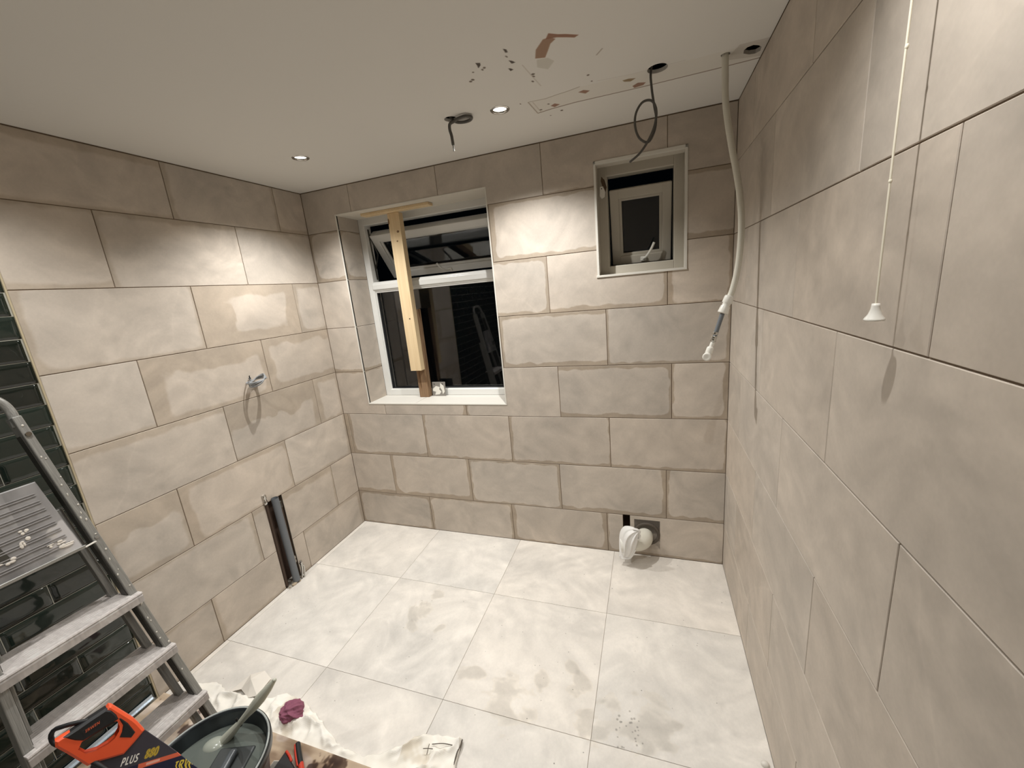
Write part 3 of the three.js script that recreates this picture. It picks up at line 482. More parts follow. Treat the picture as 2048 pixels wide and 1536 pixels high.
{ // chase with basin waste and supplies
  const t = thing('waste_pipe', 'grey plastic waste pipe standing in the chase in the left wall', 'pipe', [0.021, 0.0, 0.668]);
  const prof = [[0, 0.0001], [0, 0.0195], [0.560, 0.0195], [0.560, 0.0165], [0.50, 0.0165], [0.50, 0.0001]];
  M('pipe', latheAlong([0, 0.012, -0.008], [0, 0.573, 0.002], prof, 28), mPipeGrey, t);
  const mCopper = std({ color: hex('#4a3c33'), metalness: 0.5, roughness: 0.55 });
  const a = thing('supply_pipe', 'dark capped water supply pipe left of the grey waste pipe, reaching higher', 'pipe', [0.000, 0.0, 0.714]);
  M('pipe', capTube([[-0.004, 0.01, -0.004], [0, 0.25, -0.002], [0.002, 0.48, 0.000], [0.004, 0.565, 0.002]], 0.0095, 40, 12), mCopper, a);
  M('cap', latheAlong([0.004, 0.555, 0.002], [0.005, 0.62, 0.004], [[0, 0.0001], [0, 0.0115], [0.012, 0.0125], [0.02, 0.0125], [0.021, 0.0095], [0.04, 0.0095], [0.042, 0.012], [0.058, 0.012], [0.060, 0.010], [0.056, 0.006], [0.056, 0.0001]], 16), mChrome, a);
  const b = thing('supply_pipe', 'short dark water supply pipe with clips right of the grey waste pipe', 'pipe', [0.004, 0.0, 0.632]);
  M('pipe', capTube([[-0.002, 0.02, 0.004], [0, 0.25, 0.004], [0, 0.50, 0.002]], 0.0085, 40, 12), mCopper, b);
  M('cap', latheAlong([0, 0.490, 0.002], [0.001, 0.535, 0.002], [[0, 0.0001], [0, 0.010], [0.010, 0.0115], [0.018, 0.0115], [0.02, 0.008], [0.034, 0.008], [0.036, 0.010], [0.042, 0.009], [0.042, 0.0001]], 14), mSteelDark, b);
  M('clip', [latheAlong([0.001, 0.115, 0.003], [0.001, 0.16, 0.003], [[0, 0.0085], [0.002, 0.0125], [0.014, 0.0125], [0.016, 0.010], [0.024, 0.010], [0.026, 0.0125], [0.040, 0.0125], [0.042, 0.0085]], 16)], std({ color: hex('#9c968a'), roughness: 0.5 }), b);
  const v = thing('pipe_fittings', 'chrome flexible tails and fittings at the foot of the chase', 'fittings', [0.022, 0.004, 0.628]);
  M('fittings', [capTube([[0, 0.0, -0.004], [0.008, 0.05, -0.012], [0.006, 0.09, -0.016]], 0.006, 20, 10), capTube([[0.012, -0.002, -0.014], [0.014, 0.04, -0.020], [0.008, 0.075, -0.024], [0.0, 0.092, -0.012]], 0.0045, 20, 10), latheAlong([0.006, 0.085, -0.016], [0.004, 0.112, -0.018], [[0, 0.0001], [0, 0.009], [0.012, 0.009], [0.014, 0.007], [0.024, 0.007], [0.024, 0.0001]], 6)], mChrome, v);
  const r = thing('plaster_rubble', 'crumbs of white and brown plaster at the foot of the pipe chase', 'rubble', [0.018, 0.0, 0.668]); r.userData.kind = 'stuff';
  const geos = []; for (let i = 0; i < 16; i++) { const s = rr(0.004, 0.012), g = new THREE.IcosahedronGeometry(s, 0); g.scale(1, rr(0.5, 0.8), rr(0.8, 1.4)); g.rotateY(rr(0, 6)); g.translate(rr(-0.008, 0.014), s * 0.5, rr(-0.034, 0.046)); geos.push(g); }
  M('crumbs', geos, std({ color: hex('#b7a892'), roughness: 1 }), r);
}
{ // soil pipe connector with a cloth over its open end
  const t = thing('soil_pipe', 'white bent toilet soil pipe sticking out of the square hole low in the window wall', 'pipe', [2.030, 0.138, 0.0]);
  const ring = new THREE.TorusGeometry(0.064, 0.010, 12, 40); const collar = [ring.clone().translate(0.014, 0.006, -0.004), latheAlong([0.012, 0.004, -0.075], [0.014, 0.006, -0.003], [[0, 0.066], [0.07, 0.066], [0.073, 0.058], [0.07, 0.054], [0.0, 0.048]], 36)]; M('packing', box(-0.057, 0.086, -0.091, 0.097, -0.045, -0.040), mMasonry, t);
  M('collar', collar, std({ color: hex('#4f473e'), roughness: 0.7 }), t);
  const bend = []; for (let i = 0; i <= 14; i++) { const a = i / 14 * 1.50; bend.push([-0.062 * (1 - Math.cos(a)), -0.004, 0.022 + 0.062 * Math.sin(a)]); }
  const last = bend[bend.length - 1], dir = [-Math.sin(1.5), 0, Math.cos(1.5)];
  for (const k of [0.02, 0.04, 0.058]) bend.push([last[0] + dir[0] * k, -0.004 - k * 0.12, last[2] + dir[2] * k]);
  M('bend', tube([[0, -0.004, -0.08], [0, -0.004, -0.03], [0, -0.004, 0.0], ...bend], 0.0465, 60, 30), mPipeWhite, t);
  const e = bend[bend.length - 1];
  M('socket', [latheAlong([e[0] + 0.030, e[1] + 0.004, e[2] - 0.002], [e[0] - 0.012, e[1], e[2] + 0.001], [[0, 0.0465], [0.002, 0.0515], [0.042, 0.0525], [0.045, 0.050], [0.042, 0.0435], [0.0, 0.0425]], 36)], mWhitePlastic, t);
  M('inside', latheAlong([e[0] + 0.02, e[1], e[2]], [e[0] + 0.024, e[1], e[2]], [[0, 0.0001], [0, 0.044], [0.004, 0.044], [0.004, 0.0001]], 30), mDark, t);
}

// ------------------------------------------------------------------ stepladder, folded and leaning on the green tiles
{
  const mTread = std({ color: hex('#cfccc8'), metalness: 0.15, roughness: 0.5, map: paint(512, 256, (u, v, c) => { const n = fbm(u * 26, v * 160, 3), m = fbm(u * 7, v * 9, 4), s = sst(0.28, 0.5, fbm(u * 13 + 5, v * 30, 4)); const k = 236 + 34 * n + 24 * m + 30 * s; c[0] = k; c[1] = k * 0.985; c[2] = k * 0.985; }) });
  const mRail = std({ color: hex('#a09f9a'), metalness: 0.3, roughness: 0.38, map: paint(256, 256, (u, v, c) => { const n = fbm(u * 30, v * 30, 4), s = sst(0.3, 0.42, fbm(u * 17, v * 23, 3)); const k = 225 + 45 * n + 30 * s; c[0] = c[1] = c[2] = k; }) });
  const mRailDark = std({ color: hex('#4e4d48'), metalness: 0.6, roughness: 0.5 });
  const t = thing('stepladder', 'paint-splashed aluminium stepladder leaning folded against the dark green tiles', 'stepladder', [0.519, 0.0415, 1.667]);
  const HW = 0.212, SL = 0.2277, TP = 0.080;          // half width at the foot, lean, taper per metre of height
  const P = (h, sd, off = 0, inset = 0) => [-SL * h + off, h + off * SL, sd * (HW - TP * h - inset)];   // sd -1: right-hand stile in the photo
  const HT = 1.33;
  for (const sd of [-1, 1]) {
    const r = M('stile', [beam(P(0.02, sd, -0.020), P(HT, sd, -0.020), [0, 0, 1], 0.022, 0.046, 0.003)], mRail, t);
    M('stile_web', [beam(P(0.02, sd, -0.022, 0.0125), P(HT - 0.06, sd, -0.022, 0.0125), [0, 0, 1], 0.003, 0.030, 0.001)], mRailDark, r);
    M('foot', [beam(P(-0.004, sd, -0.020), P(0.045, sd, -0.020), [0, 0, 1], 0.028, 0.054, 0.004)], mBlack, t);
    M('rear_leg', [beam(P(0.03, sd, -0.072, 0.022), P(1.02, sd, -0.062, 0.022), [0, 0, 1], 0.020, 0.026, 0.003)], mRail, t);
    for (const h of [0.245, 0.467, 0.689, 0.94]) M('rivet', new THREE.CylinderGeometry(0.005, 0.006, 0.003, 12).rotateZ(-Math.PI / 2 + 0.22).translate(...P(h - 0.045, sd, 0.0045)), mAlu, t);
    M('bolt', new THREE.CylinderGeometry(0.007, 0.008, 0.004, 14).rotateZ(-Math.PI / 2 + 0.22).translate(...P(1.27, sd, 0.005)), mChrome, t);
  }
  const a = P(HT - 0.01, -1, -0.020), b = P(HT - 0.01, 1, -0.020), up = (p, k) => [p[0] - SL * k, p[1] + k, p[2]];
  const za = a[2], zb = b[2];
  const hoop = [up(a, -0.02), up(a, 0.03), [...up(a, 0.062).slice(0, 2), za + 0.010], [...up(a, 0.088).slice(0, 2), za + 0.035], [...up(a, 0.094).slice(0, 2), za + 0.07], [...up(a, 0.094).slice(0, 2), zb - 0.07], [...up(a, 0.088).slice(0, 2), zb - 0.035], [...up(b, 0.062).slice(0, 2), zb - 0.010], up(b, 0.03), up(b, -0.02)];
  M('hand_rail', tube(hoop, 0.0125, 80, 14), mRail, t);
  [0.222, 0.444, 0.668].forEach((h) => {               // three treads, horizontal when the ladder leans
    const hw = HW - TP * h, x = -SL * h, y = h;
    const prof = [[-0.098, -0.004], [-0.098, 0.0], [0.012, 0.0008], [0.018, 0.002], [0.023, 0.001], [0.025, -0.003], [0.021, -0.008], [0.024, -0.012], [0.024, -0.034], [0.017, -0.034], [0.017, -0.010], [0.006, -0.004]];
    const g = slabZ(prof, 2 * (hw - 0.011), 0, []); g.translate(x, y, -(hw - 0.011));
    const lip = slabZ([[0.002, 0.0], [0.012, 0.0008], [0.018, 0.002], [0.023, 0.001], [0.025, -0.003], [0.021, -0.008], [0.024, -0.012], [0.024, -0.034], [0.017, -0.034], [0.017, -0.010]], 2 * (hw + 0.012), 0.0008, []); lip.translate(x + 0.003, y, -(hw + 0.012));
    const m = M('tread', [g, lip], mTread, t);
    const ribs = []; for (let i = 0; i < 9; i++) ribs.push(box(x - 0.090 + i * 0.0105, x - 0.0865 + i * 0.0105, y, y + 0.0012, -(hw - 0.016), hw - 0.016)); M('rib', ribs, mTread, m).userData.kind = 'stuff';
  });
  // platform folded up flat between the stiles
  const plat = new THREE.Group(); plat.name = 'platform'; t.add(plat);
  const hb = 0.889, hT = 1.130, w0 = HW - TP * hb - 0.040, w1 = HW - TP * hT - 0.048;
  const zc = Math.atan(SL); plat.position.set(-SL * hb + 0.010, hb, 0); plat.rotation.z = zc;
  const L = (hT - hb) / Math.cos(zc);
  const mPlat = std({ color: hex('#bdbab9'), metalness: 0.15, roughness: 0.5, map: paint(512, 512, (u, v, c) => { const n = fbm(u * 20, v * 6, 4), k = 190 + 50 * n, s = sst(0.42, 0.5, fbm(u * 9 + 2, v * 9, 4)); c[0] = k + s * 60; c[1] = k + s * 58; c[2] = k + s * 54; }) });
  M('plate', slabZ([[-w0, 0], [w0, 0], [w1, L], [-w1, L]], 0.020, 0.003).rotateY(Math.PI / 2).translate(-0.018, 0, 0), mPlat, plat);
  const ribs = []; for (let i = 0; i < 8; i++) for (const o of [0, 0.007]) { const y = 0.026 + i * 0.0255 + o, w = w0 + (w1 - w0) * y / L - 0.018; ribs.push(box(0.0015, 0.0042, y, y + 0.003, -w, w, 0.0008)); }
  M('grip_rib', ribs, mPlat, plat).userData.kind = 'stuff';
  M('edge', [box(-0.016, 0.008, -0.006, 0.004, -w0 - 0.004, w0 + 0.004, 0.002)], mAlu, plat);
  const mSpl = std({ color: hex('#d6cfc4'), roughness: 0.8 });
  const splat = (y, z, sy, sz, n) => { const geos = []; for (let i = 0; i < n; i++) { const g = new THREE.IcosahedronGeometry(1, 1); g.scale(0.0016, sy * rr(0.35, 1), sz * rr(0.35, 1)); g.translate(0.0035, y + rr(-1, 1) * sy * 1.2, z + rr(-1, 1) * sz * 1.4); geos.push(g); } const m = M('filler_splash', geos, mSpl, plat); m.userData.kind = 'stuff'; };
  splat(0.030, -w0 + 0.028, 0.006, 0.016, 9); splat(0.045, -w0 + 0.050, 0.005, 0.010, 5); splat(0.085, -w0 + 0.105, 0.008, 0.007, 6); splat(0.118, -w0 + 0.098, 0.005, 0.007, 4); splat(0.055, -w0 + 0.150, 0.006, 0.012, 5); splat(0.18, -w0 + 0.13, 0.003, 0.004, 2);
  M('stain', slabZ([[-0.01, 0.05], [0.03, 0.062], [0.075, 0.060], [0.082, 0.085], [0.06, 0.108], [0.0, 0.098]].map(([z, y]) => [-(z - w0 + 0.15), y]), 0.001, 0.0002).rotateY(Math.PI / 2).translate(0.0024, 0, 0), mSteelDark, plat);
  M('strut', [beam([0.0, -0.002, -w0 - 0.03], [0.004, -0.004, -w0], [1, 0, 0], 0.012, 0.004, 0.001)], mTrimWhite, plat);
  const mSp2 = std({ color: hex('#e0dcd2'), roughness: 0.8 });
  const sp = []; for (let i = 0; i < 26; i++) { const h = rr(0.15, 1.3), g = new THREE.IcosahedronGeometry(1, 1); g.scale(0.0012, rr(0.002, 0.006), rr(0.0015, 0.003)); const p = P(h, -1, 0.0035); g.translate(p[0], p[1], p[2] + rr(-0.008, 0.008)); sp.push(g); }
  M('paint_spot', sp, mSp2, t).userData.kind = 'stuff';
}

// ------------------------------------------------------------------ floor protection: stained board on a dust sheet
{
  const t = thing('stained_board', 'brown stained plywood board lying on the dust sheet under the bucket', 'board', [0.74, 0.012, 1.735]);
  const tex = paint(1024, 512, (u, v, c) => {
    const x = u * 1.45, y = v * 0.7, g = fbm(x * 4, y * 60, 3), f = fbm(x * 9, y * 9, 4), s1 = sst(0.10, 0.34, fbm(x * 5.2 + 3, y * 6.5, 4)), s2 = sst(0.22, 0.36, fbm(x * 14 + 9, y * 14, 4)), gr = sst(0.15, 0.3, fbm(x * 7 + 31, y * 8, 3));
    c[0] = 192 + 22 * g + 20 * f - 46 * s1 - 92 * s2 + 14 * gr; c[1] = 172 + 22 * g + 20 * f - 48 * s1 - 92 * s2 + 18 * gr; c[2] = 148 + 20 * g + 18 * f - 46 * s1 - 84 * s2 + 26 * gr;
  });
  const g = slabZ(rectP(-0.71, -0.345, 0.71, 0.345), 0.018, 0.0015); const p = g.attributes.position, u = g.attributes.uv; for (let i = 0; i < p.count; i++) u.setXY(i, (p.getX(i) + 0.71) / 1.42, (p.getY(i) + 0.345) / 0.69);
  g.rotateX(-Math.PI / 2); M('board', g, std({ map: tex, roughness: 0.8 }), t);
  const s = thing('edge_strip', 'thin shiny white strip along the foot of the green tiles', 'strip', [0.012, 0.0305, 1.72]);
  M('strip', slabZ([[-0.008, 0], [0.008, 0], [0.008, 0.003], [-0.004, 0.004], [-0.005, 0.016], [-0.008, 0.016]], 0.6, 0.0006).translate(0, 0, -0.3), std({ color: hex('#c9d3dc'), metalness: 0.4, roughness: 0.2 }), s);
}
{
  const t = thing('dust_sheet', 'crumpled white cotton dust sheet spread under the edge of the stained board', 'dust sheet', [0, 0, 0]);
  const E = [[0.10, 1.365], [0.121, 1.327], [0.136, 1.304], [0.176, 1.287], [0.238, 1.286], [0.283, 1.302], [0.336, 1.301], [0.426, 1.298], [0.52, 1.27], [0.569, 1.237], [0.639, 1.242], [0.691, 1.255], [0.798, 1.289], [0.885, 1.324], [0.959, 1.353], [1.002, 1.355], [1.069, 1.354], [1.121, 1.335], [1.177, 1.292], [1.219, 1.254], [1.287, 1.224], [1.344, 1.211], [1.392, 1.208], [1.401, 1.233], [1.408, 1.29], [1.43, 1.36]];
  const zo = (x) => { for (let i = 0; i + 1 < E.length; i++) if (x <= E[i + 1][0]) { const k = (x - E[i][0]) / (E[i + 1][0] - E[i][0]); return E[i][1] + (E[i + 1][1] - E[i][1]) * clamp(k); } return E[E.length - 1][1]; };
  const nx = 300, nz = 46, x0 = 0.10, x1 = 1.43, zi = 1.62, pos = [], uv = [], idx = [];
  for (const top of [1, 0]) for (let j = 0; j <= nz; j++) for (let i = 0; i <= nx; i++) {
    const x = x0 + (x1 - x0) * i / nx, e = zo(x) + 0.004 * vn(x * 60, 3), q = j / nz, z = e + (zi - e) * Math.pow(q, 1.3);
    const free = 1 - sst(1.345, 1.385, z), rim = sst(0, 0.018, z - e);
    const rd = 1 - Math.abs(fbm(x * 8 + z * 6, z * 9 - x * 3, 3)) * 2.2, rd2 = 1 - Math.abs(vn(x * 15 - z * 10, z * 12 + x * 5)) * 1.6;
    let h = 0.0045 + free * (0.024 * Math.pow(clamp(rd), 3) + 0.012 * Math.pow(clamp(rd2), 3) + 0.003 * vn(x * 50, z * 50)) * (0.45 + 0.55 * rim);
    if (z > 1.385) h = Math.min(h, 0.010);
    pos.push(x, top ? h + 0.0015 : Math.max(0.0004, h - 0.0022), z); uv.push(x / 0.6, z / 0.6);
  }
  const N = (nx + 1) * (nz + 1), at = (k, i, j) => k * N + j * (nx + 1) + i;
  for (let j = 0; j < nz; j++) for (let i = 0; i < nx; i++) { const a = at(0, i, j), b = at(0, i + 1, j), c = at(0, i, j + 1), d = at(0, i + 1, j + 1); idx.push(a, c, b, b, c, d); const a2 = a + N, b2 = b + N, c2 = c + N, d2 = d + N; idx.push(a2, b2, c2, b2, d2, c2); }
  for (let i = 0; i < nx; i++) { idx.push(at(0, i, 0), at(0, i + 1, 0), at(1, i, 0), at(1, i, 0), at(0, i + 1, 0), at(1, i + 1, 0)); idx.push(at(0, i, nz), at(1, i, nz), at(0, i + 1, nz), at(1, i, nz), at(1, i + 1, nz), at(0, i + 1, nz)); }
  for (let j = 0; j < nz; j++) { idx.push(at(0, 0, j), at(1, 0, j), at(0, 0, j + 1), at(1, 0, j), at(1, 0, j + 1), at(0, 0, j + 1)); idx.push(at(0, nx, j), at(0, nx, j + 1), at(1, nx, j), at(1, nx, j), at(0, nx, j + 1), at(1, nx, j + 1)); }
  const g = new THREE.BufferGeometry(); g.setAttribute('position', new THREE.Float32BufferAttribute(pos, 3)); g.setAttribute('uv', new THREE.Float32BufferAttribute(uv, 2)); g.setIndex(idx); g.computeVertexNormals();
  const tex = paint(512, 512, (u, v, c) => { const f = fbm(u * 9, v * 9, 4), s = 0.45 * sst(0.34, 0.56, fbm(u * 5 + 8, v * 6, 4)), w = 3 * Math.sin(u * 900) + 3 * Math.sin(v * 900); c[0] = 240 + 10 * f - 50 * s + w; c[1] = 236 + 11 * f - 60 * s + w; c[2] = 226 + 14 * f - 72 * s + w; });
  M('cloth', g, std({ map: tex, roughness: 0.95 }), t);
  const mSt = std({ color: hex('#5d564e'), roughness: 0.9 });
  M('hem', [capTube([[1.398, 0.010, 1.214], [1.402, 0.016, 1.235], [1.400, 0.016, 1.262], [1.404, 0.012, 1.295]], 0.0022, 20, 8), capTube([[1.30, 0.020, 1.262], [1.34, 0.024, 1.252], [1.385, 0.017, 1.243], [1.401, 0.015, 1.240]], 0.0014, 20, 8)], mSt, t);
  const pb = []; for (const [a, b] of [[[1.278, 1.287], [1.312, 1.279]], [[1.292, 1.268], [1.300, 1.300]]]) pb.push(capTube([[a[0], 0.026, a[1]], [(a[0] + b[0]) / 2, 0.0275, (a[1] + b[1]) / 2], [b[0], 0.026, b[1]]], 0.0012, 8, 6));
  M('cross_stitch', pb, mSt, t);
}
{ // mauve rag: a crumpled ball
  const t = thing('rag', 'crumpled mauve pink rag lying on the white dust sheet', 'rag', [0.685, 0.020, 1.312]);
  const g = new THREE.IcosahedronGeometry(1, 24), p = g.attributes.position;
  for (let i = 0; i < p.count; i++) {
    const v = V(p.getX(i), p.getY(i), p.getZ(i)), a = Math.atan2(v.z, v.x);
    const rg = 1 - Math.abs(vn(v.x * 1.6 + v.y * 1.1 + 3, v.z * 1.5 - v.y * 0.8 + 5)) * 2.2, rg2 = 1 - Math.abs(vn(v.x * 2.6 + v.z * 1.4 + 11, v.y * 2.6 - v.z * 1.8 + 2)) * 2;
    let r = 0.90 + 0.12 * clamp(rg, -0.8, 1) + 0.09 * clamp(rg2, -0.8, 1) + 0.02 * vn(v.x * 9, v.z * 9 + v.y * 5);
    p.setXYZ(i, v.x * r * 0.046, Math.max(-0.012, v.y * r * 0.040) + 0.013, v.z * r * 0.043);
  }
  g.computeVertexNormals(); M('cloth', g, std({ color: hex('#8c5468'), roughness: 0.95 }), t);
}
{ // creased paper behind the bucket
  const t = thing('paper_scrap', 'creased off-white paper scrap on the floor behind the bucket', 'paper', [0.40, 0.004, 1.252]);
  const pts = [[-0.10, 0.05, 0.002], [-0.06, -0.03, 0.020], [0.0, -0.055, 0.030], [0.05, -0.042, 0.012], [0.075, -0.02, 0.040], [0.055, 0.035, 0.012], [0.015, 0.048, 0.004], [-0.015, 0.0, 0.042], [-0.045, 0.030, 0.012]];
  const F = [[0, 8, 1], [8, 7, 1], [1, 7, 2], [7, 3, 2], [7, 5, 3], [3, 5, 4], [7, 6, 5], [8, 6, 7]], pos = [];
  for (const s of [0, 1]) for (const f of F) for (const k of s ? [f[0], f[2], f[1]] : f) { const q = pts[k]; pos.push(q[0], q[2] + (s ? -0.0015 : 0), q[1]); }
  const g = new THREE.BufferGeometry(); g.setAttribute('position', new THREE.Float32BufferAttribute(pos, 3)); g.setAttribute('uv', new THREE.Float32BufferAttribute(new Array(pos.length / 3 * 2).fill(0), 2)); g.computeVertexNormals();
  M('paper', g, std({ color: hex('#e4ded4'), roughness: 0.9, side: THREE.DoubleSide }), t);
}
{ // bucket
  const t = thing('bucket', 'black plastic builders bucket of murky grey water with a dusty rim', 'bucket', [0.798, 0.031, 1.668]);
  const mB = std({ color: hex('#33393d'), roughness: 0.36, map: paint(256, 256, (u, v, c) => { const f = sst(0.05, 0.5, fbm(u * 14, v * 14, 4)); c[0] = 150 + 100 * f; c[1] = 152 + 100 * f; c[2] = 155 + 95 * f; }) });
  const prof = [[0.0001, 0.006], [0.118, 0.006], [0.121, 0.012], [0.1635, 0.282], [0.167, 0.289], [0.1725, 0.2905], [0.1775, 0.288], [0.1785, 0.281], [0.1775, 0.262], [0.170, 0.262], [0.1695, 0.275], [0.1665, 0.270], [0.126, 0.004], [0.122, 0.0], [0.0001, 0.0]];
  const lathe = (pr, n) => new THREE.LatheGeometry(pr.map(([r, y]) => new THREE.Vector2(r, y)), n);
  M('pail', lathe(prof.slice().reverse(), 72), mB, t);
  M('rim_dust', new THREE.TorusGeometry(0.1722, 0.0032, 8, 80).rotateX(Math.PI / 2).translate(0, 0.2885, 0), std({ color: hex('#a3a8a5'), roughness: 0.7 }), t);
  M('water', lathe([[0.0001, 0.10], [0.137, 0.10], [0.1565, 0.240], [0.1565, 0.2402], [0.0001, 0.2402]], 72), phy({ color: hex('#5f6560'), roughness: 0.04, ior: 1.33 }), t);
  M('handle', [capTube(Array.from({ length: 21 }, (_, i) => { const a = -0.15 + (Math.PI + 0.3) * i / 20; return [0.183 * Math.cos(a), 0.255 - 0.10 * Math.max(0, Math.sin(a)), 0.186 * Math.sin(a)]; }), 0.0035, 60, 8)], mAlu, t);
}
{ // grout sponge float and brush soaking in the bucket
  const mHandle = phy({ color: hex('#c9cabb'), roughness: 0.35, transmission: 0.15, thickness: 0 });
  const b = thing('bucket_brush', 'pale translucent plastic brush handle leaning out of the bucket', 'brush', [0.745, 0.262, 1.575]);
  const q = (x, y, z) => [x - 0.745, y - 0.262, z - 1.575];
  const path = [q(0.952, 0.498, 1.506), q(0.930, 0.472, 1.514), q(0.900, 0.438, 1.523), q(0.868, 0.402, 1.532), q(0.838, 0.370, 1.540), q(0.808, 0.338, 1.548), q(0.778, 0.306, 1.558), q(0.745, 0.272, 1.570)].map((p) => V(...p));
  const radii = [0.007, 0.0145, 0.0185, 0.0170, 0.0125, 0.0105, 0.0155, 0.0185], curve = new THREE.CatmullRomCurve3(path), g = new THREE.TubeGeometry(curve, 56, 1, 16, false), gp = g.attributes.position;
  for (let i = 0; i <= 56; i++) { const c = curve.getPointAt(i / 56), s = i / 56 * 7, k = Math.min(6, Math.floor(s)), r = radii[k] + (radii[k + 1] - radii[k]) * (s - k); for (let j = 0; j <= 16; j++) { const n = i * 17 + j; gp.setXYZ(n, c.x + (gp.getX(n) - c.x) * r, c.y + (gp.getY(n) - c.y) * r * 0.7, c.z + (gp.getZ(n) - c.z) * r); } }
  g.computeVertexNormals();
  const tip = new THREE.SphereGeometry(0.006, 14, 10); tip.translate(...path[0].toArray());
  M('handle', [g, tip], mHandle, b);
  M('hanging_hole', new THREE.CylinderGeometry(0.0035, 0.0035, 0.030, 12).rotateZ(0.5).translate(...q(0.800, 0.335, 1.551)), mDark, b);
  M('head', new THREE.SphereGeometry(1, 28, 18).scale(0.038, 0.020, 0.028).rotateY(0.4).translate(...q(0.722, 0.262, 1.592)), phy({ color: hex('#b9beb2'), roughness: 0.2, transmission: 0.3, thickness: 0 }), b);
  const s = thing('sponge_float', 'dark grey sponge float soaking in the bucket water', 'sponge float', [0.836, 0.262, 1.640]);
  const mS = std({ color: hex('#3b3f3f'), roughness: 0.45 });
  M('pad', new RoundedBoxGeometry(0.115, 0.030, 0.135, 3, 0.008).rotateY(0.35), mS, s);
  M('grip', [new RoundedBoxGeometry(0.024, 0.020, 0.10, 3, 0.009).rotateY(0.35).translate(0.004, 0.026, 0.0)], std({ color: hex('#51565a'), roughness: 0.3 }), s);
}
{ // hand saw standing on its tip
  const B = new THREE.Matrix4().makeBasis(V(0.2898, 0, -0.9571), V(-0.2958, 0.9511, -0.0896), V(0.9102, 0.309, 0.2756));
  const t = thing('hand_saw', 'new hand saw in a printed card sleeve with an orange and black handle', 'hand saw', [0.9555, 0.7214, 1.8521]);
  t.quaternion.setFromRotationMatrix(B);
  const hole = [[0.0165, 0.052], [0.0165, 0.036], [0.0126, 0.0262], [0.0026, 0.0165], [-0.0102, 0.0142], [-0.0276, 0.0160], [-0.0455, 0.0255], [-0.0540, 0.0460], [-0.0430, 0.0590], [-0.0132, 0.0585], [0.008, 0.0575]];
  const body = [[0.0061, 0.0870], [0.0104, 0.0897], [0.0143, 0.0851], [0.0297, 0.046], [0.0347, 0.0332], [0.0386, 0.0198], [0.0438, -0.0045], [0.0234, -0.0139], [0.0029, -0.0221], [-0.0304, -0.0032], [-0.0399, 0.0012], [-0.0469, 0.0036], [-0.064, 0.0507], [-0.0737, 0.0753], [-0.0714, 0.0860], [-0.0619, 0.0862], [-0.0384, 0.0844], [-0.0206, 0.0855], [-0.0007, 0.0862]];
  const h = M('handle', slabZ(body, 0.026, 0.004, [hole]).translate(0, 0, -0.013), mOrange, t);
  M('grip', slabZ([[0.005, 0.0880], [0.0125, 0.0790], [0.0170, 0.0640], [0.0175, 0.0500], [0.0110, 0.0500], [-0.0132, 0.0515], [-0.0400, 0.0530], [-0.0500, 0.0640], [-0.0616, 0.0845], [-0.0381, 0.0862], [-0.0203, 0.0875], [-0.0005, 0.0879]], 0.031, 0.005).translate(0, 0, -0.0155), mBlack, h);
  M('rubber_insert', slabZ([[0.0135, 0.0550], [0.0200, 0.0540], [0.0275, 0.0330], [0.0325, 0.0040], [0.0212, -0.0029], [0.0030, 0.0160], [0.0105, 0.0250], [0.0150, 0.0350]], 0.029, 0.004).translate(0, 0, -0.0145), mBlack, h);
  const canvasMat = (w, hgt, draw, o = {}) => { const c = document.createElement('canvas'); c.width = w; c.height = hgt; draw(c.getContext('2d')); const x = new THREE.CanvasTexture(c); x.colorSpace = THREE.SRGBColorSpace; return std({ map: x, roughness: 0.5, ...o }); };
  const gl = slabZ([[-0.0360, 0.0665], [-0.0070, 0.0665], [-0.0070, 0.0745], [-0.0360, 0.0745]], 0.0008, 0.0001).translate(0, 0, 0.0152);
  planarUV(gl, 1, 1); { const u = gl.attributes.uv; for (let i = 0; i < u.count; i++) u.setXY(i, (u.getX(i) + 0.036) / 0.029, (u.getY(i) - 0.0665) / 0.008); }
  M('lettering', gl, canvasMat(256, 70, (c) => { c.fillStyle = '#17181a'; c.fillRect(0, 0, 256, 70); c.fillStyle = '#d8613a'; c.font = 'italic bold 64px sans-serif'; c.textAlign = 'center'; c.fillText('IRWIN', 128, 58); }), h);
  const Tp = [0.25, -0.706];
  M('blade', slabZ([[-0.036, 0.0], [0.042, -0.008], [Tp[0] + 0.022, Tp[1] + 0.03], [Tp[0], Tp[1]], [Tp[0] - 0.03, Tp[1] + 0.012]], 0.0012, 0.0002).translate(0, 0, -0.0006), mChrome, t);
  const sl = [[-0.0402, 0.0], [-0.0305, -0.0037], [0.0028, -0.0227], [0.0231, -0.0151], [0.0440, -0.0058], [0.0748, -0.092], [0.092, -0.147], [0.232, -0.56], [0.14, -0.58], [-0.02, -0.20], [-0.048, -0.012]];
  const g = slabZ(sl, 0.005, 0.0006).translate(0, 0, -0.0025), bx = [-0.06, 0.16, -0.24, 0.01];
  planarUV(g, 1, 1); { const u = g.attributes.uv; for (let i = 0; i < u.count; i++) u.setXY(i, (u.getX(i) - bx[0]) / (bx[1] - bx[0]), clamp((u.getY(i) - bx[2]) / (bx[3] - bx[2]), 0.01, 0.99)); }
  const K = 1024 / (bx[1] - bx[0]), hh = Math.round(K * (bx[3] - bx[2]));
